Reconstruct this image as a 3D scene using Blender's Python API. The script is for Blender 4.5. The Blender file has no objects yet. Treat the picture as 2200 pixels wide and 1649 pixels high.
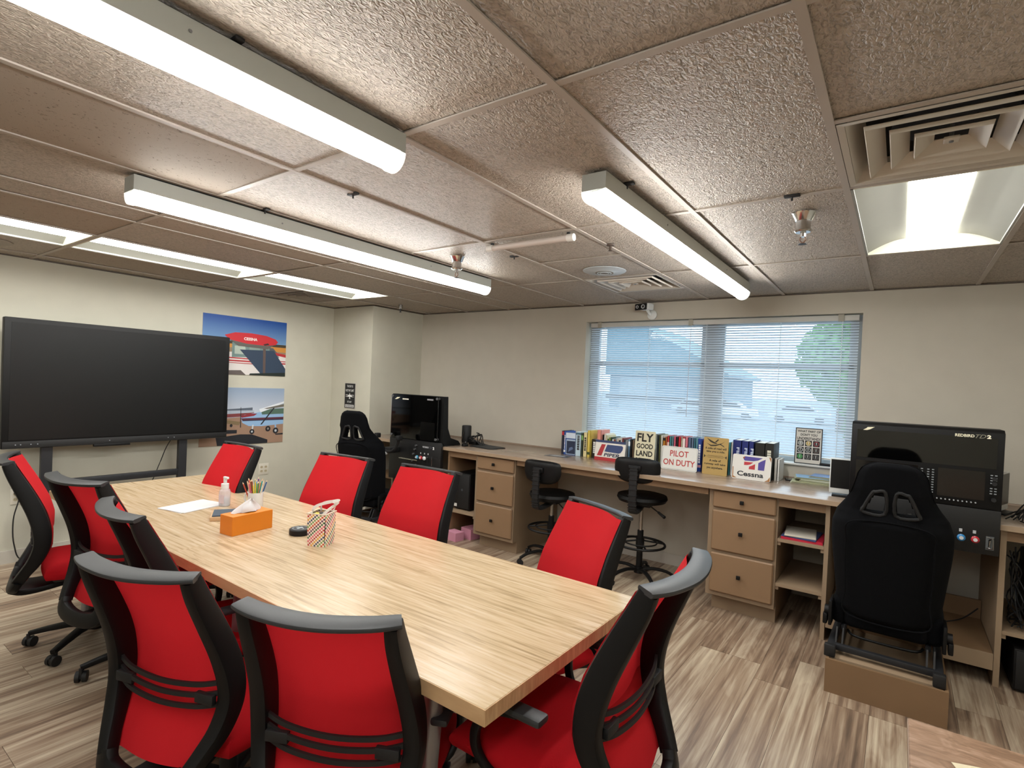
import bpy, bmesh, math, random
from mathutils import Vector, Matrix, Euler
random.seed(7)
PI = math.pi
D = bpy.data
COL = bpy.context.scene.collection
SC = bpy.context.scene

# ------------------------------------------------------------------ camera
def cam_setup():
    yaw, p, r = -.6208, -.0146, .044
    fwd = Vector((math.sin(yaw)*math.cos(p), math.cos(yaw)*math.cos(p), math.sin(p)))
    right = Vector((math.cos(yaw), -math.sin(yaw), 0)); up = right.cross(fwd)
    c, s = math.cos(r), math.sin(r)
    R, U = c*right + s*up, -s*right + c*up
    cam = D.cameras.new('camera'); o = D.objects.new('camera', cam); COL.objects.link(o)
    m = Matrix((R, U, -fwd)).transposed().to_4x4(); m.translation = Vector((4.857, -4.886, 1.58))
    o.matrix_world = m
    cam.sensor_width = 36; cam.sensor_fit = 'HORIZONTAL'
    cam.lens = 36*1166.4/2200; cam.shift_y = 16.7/2200; cam.clip_start = .02; cam.clip_end = 500
    SC.camera = o
cam_setup()
# ------------------------------------------------------------------ world, exposure
w = D.worlds.new('overcast_sky'); SC.world = w; w.use_nodes = True
bg = w.node_tree.nodes['Background']; bg.inputs[0].default_value = (.68, .84, 1.0, 1); bg.inputs[1].default_value = 4.5
vs = SC.view_settings
SC.display_settings.display_device = 'sRGB'
vs.view_transform = 'Standard'; vs.look = 'None'; vs.gamma = 1; vs.use_curve_mapping = False
vs.exposure = 0.0
TUBE = 36.0      # strength of the strip diffusers
PANEL = 18.0     # strength of the recessed fittings

# ------------------------------------------------------------------ materials
def lin(h):
    if isinstance(h, str):
        h = h.lstrip('#'); c = [int(h[i:i+2], 16)/255 for i in (0, 2, 4)]
        return tuple(x/12.92 if x <= .04045 else ((x+.055)/1.055)**2.4 for x in c) + (1,)
    return tuple(h) + (1,)
MATS = {}
def mat(name, col, rough=.6, metal=0, emit=0, alpha=1, trans=0, bump=0, bscale=200, spec=.5, coat=0):
    if name in MATS: return MATS[name]
    m = D.materials.new(name); m.use_nodes = True; nt = m.node_tree; b = nt.nodes['Principled BSDF']
    c = lin(col)
    b.inputs['Base Color'].default_value = c; b.inputs['Roughness'].default_value = rough
    b.inputs['Metallic'].default_value = metal; b.inputs['Specular IOR Level'].default_value = spec
    b.inputs['Coat Weight'].default_value = coat
    if emit:
        b.inputs['Emission Color'].default_value = c; b.inputs['Emission Strength'].default_value = emit
    b.inputs['Alpha'].default_value = alpha; b.inputs['Transmission Weight'].default_value = trans
    # procedural tone variation + relief
    tc = nt.nodes.new('ShaderNodeTexCoord')
    if not emit and not trans:
        n = nt.nodes.new('ShaderNodeTexNoise'); n.inputs['Scale'].default_value = 6
        nt.links.new(tc.outputs['Object'], n.inputs['Vector'])
        mx = nt.nodes.new('ShaderNodeMixRGB'); mx.blend_type = 'MULTIPLY'; mx.inputs[0].default_value = 1
        r = nt.nodes.new('ShaderNodeValToRGB'); r.color_ramp.elements[0].color = (.93, .93, .93, 1); r.color_ramp.elements[1].color = (1.05, 1.05, 1.05, 1)
        mx.inputs[1].default_value = c
        nt.links.new(n.outputs['Fac'], r.inputs[0]); nt.links.new(r.outputs[0], mx.inputs[2]); nt.links.new(mx.outputs[0], b.inputs['Base Color'])
    if bump:
        n = nt.nodes.new('ShaderNodeTexNoise'); n.inputs['Scale'].default_value = bscale; n.inputs['Detail'].default_value = 3
        nt.links.new(tc.outputs['Object'], n.inputs['Vector'])
        bp = nt.nodes.new('ShaderNodeBump'); bp.inputs['Strength'].default_value = bump; bp.inputs['Distance'].default_value = .004
        nt.links.new(n.outputs['Fac'], bp.inputs['Height']); nt.links.new(bp.outputs[0], b.inputs['Normal'])
    MATS[name] = m; return m
def nodes(m): return m.node_tree.nodes, m.node_tree.links, m.node_tree.nodes['Principled BSDF']
def ramp(N, stops):
    r = N.new('ShaderNodeValToRGB'); e = r.color_ramp.elements
    e[0].position, e[0].color = stops[0][0], lin(stops[0][1]); e[1].position, e[1].color = stops[-1][0], lin(stops[-1][1])
    for p, c in stops[1:-1]: x = e.new(p); x.color = lin(c)
    return r
def wood(name, stops, axis, seed=0, rough=.4, perpiece=True, sc=(22, 1.3), bump=.08, knots=.35, vary=.3, spec=.5):
    m = D.materials.new(name); m.use_nodes = True; N, L, b = nodes(m)
    g = N.new('ShaderNodeNewGeometry'); oi = N.new('ShaderNodeObjectInfo')
    mp = N.new('ShaderNodeMapping')
    mp.inputs['Scale'].default_value = (sc[0], sc[1], 8) if axis == 'y' else ((sc[1], sc[0], 8) if axis == 'x' else (sc[0], sc[0], sc[1]))
    L.new(g.outputs['Position'], mp.inputs['Vector'])
    cm = N.new('ShaderNodeCombineXYZ'); ml = N.new('ShaderNodeMath'); ml.operation = 'MULTIPLY_ADD'; ml.inputs[1].default_value = 57 if perpiece else 0; ml.inputs[2].default_value = seed
    L.new(oi.outputs['Random'], ml.inputs[0])
    for i in range(3): L.new(ml.outputs[0], cm.inputs[i])
    L.new(cm.outputs[0], mp.inputs['Location'])
    n1 = N.new('ShaderNodeTexNoise'); n1.inputs['Scale'].default_value = 1; n1.inputs['Detail'].default_value = 6; n1.inputs['Roughness'].default_value = .62; n1.inputs['Distortion'].default_value = .35
    L.new(mp.outputs[0], n1.inputs['Vector'])
    m2 = N.new('ShaderNodeMapping'); s2 = (sc[0]*.28, sc[1]*1.1, 3) if axis == 'y' else (sc[1]*1.1, sc[0]*.28, 3)
    m2.inputs['Scale'].default_value = s2; L.new(g.outputs['Position'], m2.inputs['Vector']); L.new(cm.outputs[0], m2.inputs['Location'])
    n2 = N.new('ShaderNodeTexNoise'); n2.inputs['Scale'].default_value = 1.0; n2.inputs['Detail'].default_value = 2; n2.inputs['Distortion'].default_value = 1.6
    L.new(m2.outputs[0], n2.inputs['Vector'])
    wv = N.new('ShaderNodeMath'); wv.operation = 'SINE'; wm = N.new('ShaderNodeMath'); wm.operation = 'MULTIPLY'; wm.inputs[1].default_value = 34
    L.new(n2.outputs['Fac'], wm.inputs[0]); L.new(wm.outputs[0], wv.inputs[0])
    a = N.new('ShaderNodeMath'); a.operation = 'MULTIPLY_ADD'; a.inputs[1].default_value = .06*knots/.35; L.new(wv.outputs[0], a.inputs[0]); L.new(n1.outputs['Fac'], a.inputs[2])
    a2 = N.new('ShaderNodeMath'); a2.operation = 'MULTIPLY_ADD'; a2.inputs[1].default_value = vary; 
    sb = N.new('ShaderNodeMath'); sb.operation = 'SUBTRACT'; sb.inputs[1].default_value = .5; L.new(oi.outputs['Random'], sb.inputs[0])
    L.new(sb.outputs[0], a2.inputs[0]); L.new(a.outputs[0], a2.inputs[2])
    a3 = N.new('ShaderNodeMath'); a3.operation = 'MULTIPLY_ADD'; a3.inputs[1].default_value = .35
    s3 = N.new('ShaderNodeMath'); s3.operation = 'SUBTRACT'; s3.inputs[1].default_value = .5; L.new(n2.outputs['Fac'], s3.inputs[0]); L.new(s3.outputs[0], a3.inputs[0]); L.new(a2.outputs[0], a3.inputs[2])
    r = ramp(N, stops); L.new(a3.outputs[0], r.inputs[0]); L.new(r.outputs[0], b.inputs['Base Color'])
    b.inputs['Roughness'].default_value = rough; b.inputs['Specular IOR Level'].default_value = spec
    bp = N.new('ShaderNodeBump'); bp.inputs['Strength'].default_value = bump; bp.inputs['Distance'].default_value = .002
    L.new(n1.outputs['Fac'], bp.inputs['Height']); L.new(bp.outputs[0], b.inputs['Normal'])
    MATS[name] = m; return m
M_floor = wood('vinyl_plank', [(.24, '5e4e41'), (.40, '836d5a'), (.5, '98846f'), (.6, 'ab9a85'), (.78, 'c6b89f')], 'y', rough=.36, vary=.2, knots=.11, sc=(38, 1.1))
M_table = wood('light_oak_laminate', [(.2, '887355'), (.36, 'a6906f'), (.48, 'bba482'), (.62, 'c4af92'), (.85, 'd0c0a6')], 'x', rough=.27, vary=.03, knots=.13, sc=(75, 2.4), bump=.05)
M_edge = wood('oak_edge_band', [(.3, 'a37f58'), (.7, 'c6a47b')], 'x', rough=.5, vary=.02, sc=(60, 2), knots=.1)
M_desk = wood('brown_laminate_worktop', [(.3, '857263'), (.7, 'a3917f')], 'x', rough=.22, vary=0, sc=(8, 3), knots=.08, bump=.02, perpiece=False)
M_near = wood('brown_woodgrain_desk', [(.3, '7c604a'), (.5, '977860'), (.7, 'ae907a')], 'x', rough=.28, vary=0, sc=(50, 7), knots=.3, bump=.25, perpiece=False)
M_cab = mat('tan_painted_wood', '8a6e52', .5, bump=.05, bscale=80)
M_cabd = mat('tan_painted_frame', '8d7860', .55, bump=.05)
M_box = mat('brown_board', '7c6145', .55, bump=.05)
M_boxedge = mat('pale_wood_edge', '988269', .6)
M_wall = mat('cream_wall_paint', 'c2bfb0', .85, bump=.12, bscale=120, spec=.25)
M_wallb = mat('window_wall_paint', 'bdb7aa', .85, bump=.12, bscale=120, spec=.25)
M_white = mat('white_paint', 'd8d5cf', .5)
M_base = mat('pale_baseboard_paint', 'bfbab0', .5)
M_bar = mat('ceiling_bar_paint', 'aaa095', .5)
M_blk = mat('black_plastic', '09090a', .5, bump=.05, bscale=400, spec=.3)
M_blk2 = mat('matte_black_plastic', '131314', .6, bump=.05, bscale=300)
M_cap = mat('black_plastic_sheen', '292b2d', .45, bump=.04, bscale=400)  # black plastic, colour lightened to stand in for the lamp light it reflects
M_red = mat('red_mesh_fabric', 'cb2028', .85, bump=.35, bscale=700, spec=.2)
def thin_cloth(m, col, f):      # light passes through the stretched mesh
    nt = m.node_tree; o = nt.nodes['Material Output']; b = nt.nodes['Principled BSDF']
    t = nt.nodes.new('ShaderNodeBsdfTranslucent'); t.inputs[0].default_value = lin(col); x = nt.nodes.new('ShaderNodeMixShader'); x.inputs[0].default_value = f
    nt.links.new(b.outputs[0], x.inputs[1]); nt.links.new(t.outputs[0], x.inputs[2]); nt.links.new(x.outputs[0], o.inputs[0])
thin_cloth(M_red, 'd82a32', .24)
M_redseat = mat('red_seat_fabric', 'a80e18', .9, bump=.3, bscale=600, spec=.15)
M_fab = mat('black_seat_fabric', '07080b', .95, bump=.3, bscale=500, spec=.15)
M_vinyl = mat('black_vinyl', '060607', .5, spec=.3, bump=.08, bscale=200)
M_chrome = mat('chrome', 'c8c8c8', .15, 1)
M_steel = mat('dark_grey_steel', '2a2b2e', .45, .3)
M_greym = mat('grey_metal', '77787a', .4, .6)
M_screen = mat('dark_glass_screen', '0d0c0d', .22, spec=.5)
M_gloss = mat('gloss_black_acrylic', '040404', .06, spec=.7)
M_whitep = mat('white_plastic', 'd9dcda', .35)
M_paper = mat('white_paper', 'c9c8c8', .8)
M_hous = mat('white_fixture_metal', 'a3a59e', .45)
M_tube = mat('lit_strip_diffuser', (1, 1, .97), .4, emit=TUBE)
M_lit = mat('lit_panel_diffuser', (1, .99, .95), .4, emit=PANEL)
M_orange = mat('orange_card', 'cf780e', .5)
M_pink = mat('pink_paper', 'cf8fa5', .8)
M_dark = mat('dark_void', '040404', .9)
def ceiling_mat(name, kind):
    m = D.materials.new(name); m.use_nodes = True; N, L, b = nodes(m)
    g = N.new('ShaderNodeNewGeometry'); mp = N.new('ShaderNodeMapping'); mp.inputs['Scale'].default_value = (1, .55, 1) if kind == 'fissured' else (1, .5, 1)
    L.new(g.outputs['Position'], mp.inputs['Vector'])
    n = N.new('ShaderNodeTexNoise'); n.inputs['Scale'].default_value = 95 if kind == 'fissured' else 120; n.inputs['Detail'].default_value = 2; n.inputs['Distortion'].default_value = 1.2
    L.new(mp.outputs[0], n.inputs['Vector'])
    bp = N.new('ShaderNodeBump'); bp.inputs['Distance'].default_value = .010
    if kind == 'fissured':
        bp.inputs['Strength'].default_value = 1.0; L.new(n.outputs['Fac'], bp.inputs['Height'])
        r = ramp(N, [(.34, '92887b'), (.5, 'aca093'), (.7, 'b8ac9e')]); L.new(n.outputs['Fac'], r.inputs[0])
        b.inputs['Roughness'].default_value = .46; b.inputs['Specular IOR Level'].default_value = .35
    else:
        q = N.new('ShaderNodeValToRGB'); q.color_ramp.elements[0].position = .3; q.color_ramp.elements[1].position = .36
        L.new(n.outputs['Fac'], q.inputs[0]); L.new(q.outputs[0], bp.inputs['Height']); bp.inputs['Strength'].default_value = .5
        r = ramp(N, [(0, '675d53'), (1, 'a3978a')]); L.new(q.outputs[0], r.inputs[0])
        b.inputs['Roughness'].default_value = .7; b.inputs['Specular IOR Level'].default_value = .2
    L.new(r.outputs[0], b.inputs['Base Color']); L.new(bp.outputs[0], b.inputs['Normal'])
    MATS[name] = m; return m
M_tile = ceiling_mat('fissured_ceiling_tile', 'fissured'); M_pin = ceiling_mat('pinhole_ceiling_tile', 'pin')
def glass_mat():
    m = D.materials.new('window_glass'); m.use_nodes = True; nt = m.node_tree; nt.nodes.clear()
    o = nt.nodes.new('ShaderNodeOutputMaterial'); t = nt.nodes.new('ShaderNodeBsdfTransparent'); t.inputs[0].default_value = (.95, .98, .97, 1)
    g = nt.nodes.new('ShaderNodeBsdfGlossy'); g.inputs['Roughness'].default_value = .02; f = nt.nodes.new('ShaderNodeMixShader'); f.inputs[0].default_value = .06
    nt.links.new(t.outputs[0], f.inputs[1]); nt.links.new(g.outputs[0], f.inputs[2]); nt.links.new(f.outputs[0], o.inputs[0]); return m
M_glass = glass_mat()
def slat_mat():
    m = D.materials.new('blind_slat_vinyl'); m.use_nodes = True; nt = m.node_tree; b = nt.nodes['Principled BSDF']
    b.inputs['Base Color'].default_value = lin('c9ced2'); b.inputs['Roughness'].default_value = .45
    o = nt.nodes['Material Output']; t = nt.nodes.new('ShaderNodeBsdfTranslucent'); t.inputs[0].default_value = lin('dfeaf5')
    f = nt.nodes.new('ShaderNodeMixShader'); f.inputs[0].default_value = .38
    nt.links.new(b.outputs[0], f.inputs[1]); nt.links.new(t.outputs[0], f.inputs[2]); nt.links.new(f.outputs[0], o.inputs[0]); return m
M_slat = slat_mat()
def clear_mat():
    m = D.materials.new('clear_plastic'); m.use_nodes = True; nt = m.node_tree; nt.nodes.clear()
    o = nt.nodes.new('ShaderNodeOutputMaterial'); t = nt.nodes.new('ShaderNodeBsdfTransparent'); t.inputs[0].default_value = (.9, .9, .92, 1)
    g = nt.nodes.new('ShaderNodeBsdfPrincipled'); g.inputs['Base Color'].default_value = (.75, .75, .78, 1); g.inputs['Roughness'].default_value = .15
    f = nt.nodes.new('ShaderNodeMixShader'); f.inputs[0].default_value = .35
    nt.links.new(t.outputs[0], f.inputs[1]); nt.links.new(g.outputs[0], f.inputs[2]); nt.links.new(f.outputs[0], o.inputs[0]); return m
M_clear = clear_mat()
def C(hexs, rough=.6, **k): return mat('paint_' + hexs + ('_gloss' if rough < .4 else ''), hexs, rough, **k)

# ------------------------------------------------------------------ mesh helpers
class MB:
    def __init__(s): s.bm = bmesh.new()
    def box(s, x0, x1, y0, y1, z0, z1, M=None, bev=0, seg=2):
        b = bmesh.new(); bmesh.ops.create_cube(b, size=1)
        bmesh.ops.scale(b, verts=b.verts, vec=(abs(x1-x0), abs(y1-y0), abs(z1-z0)))
        bmesh.ops.translate(b, verts=b.verts, vec=((x0+x1)/2, (y0+y1)/2, (z0+z1)/2))
        if bev: bmesh.ops.bevel(b, geom=list(b.edges), offset=bev, segments=seg, affect='EDGES', profile=.5)
        s.add(b, M); return s
    def add(s, b, M=None):
        if M is not None: bmesh.ops.transform(b, matrix=M, verts=b.verts)
        me = D.meshes.new('t'); b.to_mesh(me); b.free(); s.bm.from_mesh(me); D.meshes.remove(me)
    def cyl(s, p, q, r, r2=None, n=16, caps=True):
        p, q = Vector(p), Vector(q); d = q-p; b = bmesh.new()
        bmesh.ops.create_cone(b, cap_ends=caps, segments=n, radius1=r, radius2=r if r2 is None else r2, depth=d.length)
        s.add(b, Matrix.Translation((p+q)/2) @ d.to_track_quat('Z', 'Y').to_matrix().to_4x4()); return s
    def sphere(s, c, r, sc=(1, 1, 1), u=16, v=10):
        b = bmesh.new(); bmesh.ops.create_uvsphere(b, u_segments=u, v_segments=v, radius=r)
        s.add(b, Matrix.Translation(Vector(c)) @ Matrix.Diagonal((*sc, 1))); return s
    def lathe(s, prof, c=(0, 0, 0), n=24, M=None):
        b = bmesh.new(); rings = []
        for r, z in prof:
            rings.append([b.verts.new((c[0]+max(r, 1e-4)*math.cos(2*PI*i/n), c[1]+max(r, 1e-4)*math.sin(2*PI*i/n), c[2]+z)) for i in range(n)])
        for a, d in zip(rings, rings[1:]):
            for i in range(n): b.faces.new((a[i], a[(i+1) % n], d[(i+1) % n], d[i]))
        if prof[0][0] > .0005: b.faces.new(rings[0][::-1])
        if prof[-1][0] > .0005: b.faces.new(rings[-1])
        s.add(b, M); return s
    def sweep(s, path, sec, ref=(1, 0, 0), closed=False, cap=True):
        # sec: list of 2d points or function i,t -> list ; section axes: ref-ish and tangent x ref
        b = bmesh.new(); P = [Vector(p) for p in path]; n = len(P); rings = []
        for i, p in enumerate(P):
            t = (P[(i+1) % n]-P[i-1]) if closed else (P[min(i+1, n-1)]-P[max(i-1, 0)])
            t.normalize(); rf = Vector(ref); a = (rf - t*rf.dot(t))
            if a.length < 1e-4: a = t.orthogonal()
            a.normalize(); c = t.cross(a)
            pts = sec(i/(n-1)) if callable(sec) else sec
            rings.append([b.verts.new(p + a*u + c*v) for u, v in pts])
        m = len(rings[0]); rr = list(zip(rings, rings[1:])) + ([(rings[-1], rings[0])] if closed else [])
        for A, B in rr:
            for i in range(m): b.faces.new((A[i], A[(i+1) % m], B[(i+1) % m], B[i]))
        if cap and not closed: b.faces.new(rings[0][::-1]); b.faces.new(rings[-1])
        s.add(b); return s
    def tube(s, path, r, n=8, closed=False):
        return s.sweep(path, [(r*math.cos(2*PI*i/n), r*math.sin(2*PI*i/n)) for i in range(n)], ref=(.123, .31, .94), closed=closed)
    def grid(s, fn, nu, nv):
        b = bmesh.new(); V = [[b.verts.new(fn(i/nu, j/nv)) for j in range(nv+1)] for i in range(nu+1)]
        for i in range(nu):
            for j in range(nv): b.faces.new((V[i][j], V[i+1][j], V[i+1][j+1], V[i][j+1]))
        s.add(b); return s
    def poly(s, pts, n=None):
        s.bm.faces.new([s.bm.verts.new(p) for p in pts]); return s
    def prism(s, pts, axis, a, b_):
        f = {'x': lambda u, v, w: (w, u, v), 'y': lambda u, v, w: (u, w, v), 'z': lambda u, v, w: (u, v, w)}[axis]
        b = bmesh.new(); A = [b.verts.new(f(u, v, a)) for u, v in pts]; B = [b.verts.new(f(u, v, b_)) for u, v in pts]; n = len(pts)
        b.faces.new(A[::-1]); b.faces.new(B)
        for i in range(n): b.faces.new((A[i], A[(i+1) % n], B[(i+1) % n], B[i]))
        s.add(b); return s
    def mesh(s, name, m, smooth=True, ang=40):
        bmesh.ops.remove_doubles(s.bm, verts=s.bm.verts, dist=1e-6)
        bmesh.ops.recalc_face_normals(s.bm, faces=s.bm.faces)
        if smooth:
            for f in s.bm.faces: f.smooth = True
            for e in s.bm.edges:
                if len(e.link_faces) == 2 and e.calc_face_angle(0) > math.radians(ang): e.smooth = False
        me = D.meshes.new(name); s.bm.to_mesh(me); s.bm.free(); me.materials.append(m); return me
    def build(s, name, m, parent=None, loc=None, rot=None, smooth=True, **k):
        return obj(name, s.mesh(name, m, smooth), parent, loc, rot, **k)
def obj(name, me, parent=None, loc=None, rot=None, label=None, cat=None, group=None, kind=None):
    o = D.objects.new(name, me); COL.objects.link(o)
    if parent: o.parent = parent
    if loc is not None: o.location = loc
    if rot is not None: o.rotation_euler = rot if hasattr(rot, '__len__') else (0, 0, rot)
    tag(o, label, cat, group, kind); return o
def tag(o, label=None, cat=None, group=None, kind=None):
    for k, v in (('label', label), ('category', cat), ('group', group), ('kind', kind)):
        if v: o[k] = v
    return o
def thing(name, label, cat, loc=(0, 0, 0), rot=0, group=None):
    return obj(name, None, None, loc, rot, label, cat, group)
def struct(name, mb, m, parent=None, smooth=False):
    return mb.build(name, m, parent, smooth=smooth, kind=None if parent else 'structure')
def dup(root, loc, rot=None, label=None, group=None):
    r = root.copy(); COL.objects.link(r); r.location = loc
    if rot is not None: r.rotation_euler = (0, 0, rot)
    if label: r['label'] = label
    if group: r['group'] = group
    for ch in list(root.children):
        c = ch.copy(); COL.objects.link(c); c.parent = r
        for g in ch.children:
            d = g.copy(); COL.objects.link(d); d.parent = c
    return r
def smoothpath(pts, n=6, closed=False):
    P = [Vector(p) for p in pts]; out = []; m = len(P)
    for i in range(m if closed else m-1):
        p0 = P[i-1] if (i > 0 or closed) else P[0]; p1 = P[i]; p2 = P[(i+1) % m]; p3 = P[(i+2) % m] if (closed or i+2 < m) else P[-1]
        for k in range(n):
            t = k/n; out.append(.5*((2*p1)+(-p0+p2)*t+(2*p0-5*p1+4*p2-p3)*t*t+(-p0+3*p1-3*p2+p3)*t**3))
    if not closed: out.append(P[-1])
    return out
def rrect(w, h, r, n=4):
    pts = []
    for cx, cy, a0 in ((w/2-r, h/2-r, 0), (-w/2+r, h/2-r, 90), (-w/2+r, -h/2+r, 180), (w/2-r, -h/2+r, 270)):
        for k in range(n+1):
            a = math.radians(a0+90*k/n); pts.append((cx+r*math.cos(a), cy+r*math.sin(a)))
    return pts
RECT = lambda w, h: [(w/2, h/2), (-w/2, h/2), (-w/2, -h/2), (w/2, -h/2)]
def text(name, s, m, parent, cx, cz, wd, ht, y=-.001, bold=.0, rot=0, shear=0, depth=.0006):
    # lettering in the local XZ plane, facing -Y
    cu = D.curves.new('t', 'FONT'); cu.body = s; cu.size = 1; cu.offset = bold; cu.shear = shear; cu.resolution_u = 3
    o = D.objects.new('t', cu); COL.objects.link(o); dg = bpy.context.evaluated_depsgraph_get()
    me = D.meshes.new_from_object(o.evaluated_get(dg)); D.objects.remove(o); D.curves.remove(cu)
    xs = [v.co.x for v in me.vertices]; ys = [v.co.y for v in me.vertices]
    x0, x1, y0, y1 = min(xs), max(xs), min(ys), max(ys); c, sn = math.cos(rot), math.sin(rot)
    for v in me.vertices:
        u = ((v.co.x-x0)/(x1-x0)-.5)*wd; q = ((v.co.y-y0)/(y1-y0)-.5)*ht
        v.co = (cx+u*c-q*sn, y, cz+u*sn+q*c)
    me.materials.clear(); me.materials.append(m); me.name = name
    return obj(name, me, parent)
def art(name, polys, parent, y=-.001, step=.00015):
    # printed picture: flat polygons (points in local XZ, facing -Y), one object
    bm = bmesh.new(); mats = []
    for k, (pts, m) in enumerate(polys):
        if m not in mats: mats.append(m)
        f = bm.faces.new([bm.verts.new((u, y-step*k, v)) for u, v in pts]); f.material_index = mats.index(m)
        f.normal_update()
        if f.normal.y > 0: f.normal_flip()
    me = D.meshes.new(name); bm.to_mesh(me); bm.free()
    for m in mats: me.materials.append(m)
    return obj(name, me, parent)
def ell(cx, cy, rx, ry, n=20, a0=0, a1=360): return [(cx+rx*math.cos(math.radians(a0+(a1-a0)*i/n)), cy+ry*math.sin(math.radians(a0+(a1-a0)*i/n))) for i in range(n + (1 if a1-a0 < 360 else 0))]
def scaled(pts, W, H): return [(u*W, v*H) for u, v in pts]

# ================================================================== the room
XL, H, XR, YB = -.78, 2.4, 6.5, -7.3
floor = struct('floor', MB().box(XL-.1, XR, YB, .15, -.1, -.004), mat('dark_subfloor', '3c3128', .8))
pw, pl = .18, 1.22
base_me = MB().box(-pw/2+.0006, pw/2-.0006, -pl/2+.0008, pl/2-.0008, -.004, 0).mesh('plank', M_floor, False)
i = 0; x = XL
while x < 6.4:
    off = random.choice((0, .2, .41, .61, .83, 1.02))
    y = 0.0 + off - pl
    while y > -4.9-pl/2:
        y0, y1 = y, min(y+pl, 0)
        if y1-y0 > .02:
            if y1-y0 > pl-.001: me = base_me; cy = (y0+y1)/2
            else: me = MB().box(-pw/2+.0006, pw/2-.0006, -(y1-y0)/2, (y1-y0)/2, -.004, 0).mesh('plank', M_floor, False); cy = (y0+y1)/2
            obj('plank', me, floor, (x+pw/2, cy, 0))
        y -= pl
    x += pw; i += 1
rest = MB().box(XL, XR, YB, -6.0, -.004, -.0005).build('plank', M_floor, floor, smooth=False)

# back wall with the window opening, reveals included
WX0, WX1, WZ0, WZ1 = 2.25, 4.60, 1.03, 2.235
struct('wall_back', MB().box(-.08, WX0, 0, .2, 0, 2.6).box(WX1, XR+.1, 0, .2, 0, 2.6).box(WX0, WX1, 0, .2, 0, WZ0).box(WX0, WX1, 0, .2, WZ1, 2.6), M_wallb)
struct('wall_left', MB().box(XL-.15, XL, YB, -.79, 0, 2.6), M_wall)
struct('wall_corner', MB().box(XL-.15, -.06, -.79, .2, 0, 2.6), M_wall)
struct('wall_right', MB().box(XR, XR+.1, YB, .0, 0, 2.6), M_wall)
struct('wall_front', MB().box(XL-.15, XR+.1, YB-.1, YB, 0, 2.6), M_wall)
struct('baseboard_left', MB().box(XL, XL+.012, YB, -.79, 0, .1), M_base)
struct('baseboard_corner', MB().box(XL+.012, -.06, -.802, -.79, 0, .1).box(-.06, -.048, -.802, 0, 0, .1), M_base)
struct('baseboard_back', MB().box(-.048, 6.5, -.012, 0, 0, .1), M_base)

# ------------------------------------------------------------------ ceiling: grid bars and lay-in tiles
XS = [XL, -.54, .07, .68, 1.287, 1.571, 2.208, 2.824, 3.444, 4.05, 4.649, 5.254, 5.86, 6.47]
YS = [0, -1.187, -2.406, -3.625, -4.845, -6.06, -7.29]
ceil = struct('ceiling', MB().box(XL-.1, XR+.1, YB, .2, 2.52, 2.6), M_dark)
EXTRA = {(1, 1): [-1.797], (7, 1): [-1.797], (7, 0): [-.585], (10, 2): [-3.02]}
SKIP = {(1, 1, 0), (7, 0, 1), (10, 2, 0), (10, 1, 0), (2, 1, 0), (2, 2, 0), (2, 3, 0), (2, 4, 0), (12, 2, 0), (10, 4, 0), (6, 5, 0)}
cache = {}
for ci in range(len(XS)-1):
    for ri in range(len(YS)-1):
        edges = [YS[ri]] + EXTRA.get((ci, ri), []) + [YS[ri+1]]
        for si in range(len(edges)-1):
            ya, yb = edges[si], edges[si+1]; x0, x1 = XS[ci], XS[ci+1]
            if (ci, ri, si) in SKIP: continue
            w_, l_ = round(x1-x0-.006, 3), round(ya-yb-.006, 3)
            mm = M_pin if (ci, ri) in ((6, 3), (4, 2), (3, 3), (1, 2)) else M_tile
            key = (w_, l_, mm.name)
            if key not in cache: cache[key] = MB().box(-w_/2, w_/2, -l_/2, l_/2, 0, .015).mesh('ceiling_tile', mm, False)
            t = obj('ceiling_tile', cache[key], ceil, ((x0+x1)/2, (ya+yb)/2, H+.004+random.uniform(0, .003)), (random.uniform(-.002, .002), random.uniform(-.003, .003), 0))
            if mm is M_pin: t['label'] = 'ceiling tile with small dark pinholes'
        for ye in EXTRA.get((ci, ri), []):
            MB().box(XS[ci]+.012, XS[ci+1]-.012, ye-.012, ye+.012, H-.001, H+.003).build('grid_bar', M_bar, ceil, smooth=False)
for k, x in enumerate(XS):
    MB().box(x-.012, x+.012, YB, 0, H-.002, H+.0035).build('grid_bar', M_bar, ceil, smooth=False)
for y in YS[1:-1]:
    MB().box(XL, XR, y-.012, y+.012, H-.001, H+.0034).build('grid_bar', M_bar, ceil, smooth=False)
for cx, cy in ((2.82, -3.33), (2.80, -2.05), (4.46, -2.42), (3.47, -4.2), (3.93, -2.86), (2.22, -3.4)):
    MB().box(cx-.03, cx+.03, cy-.012, cy+.012, H-.006, H+.004, bev=.003).cyl((cx, cy, H-.02), (cx, cy, H), .004).build('hanger_clip', M_blk2, ceil)
# wall angle
MB().box(XL, XL+.02, YB, -.79, H-.004, H+.002).box(-.06, 6.5, -.02, 0, H-.004, H+.002).box(XL, -.06, -.81, -.79, H-.004, H+.002).box(-.06, -.04, -.8, 0, H-.004, H+.002).build('wall_angle', C('5a5048'), ceil, smooth=False)

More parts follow.
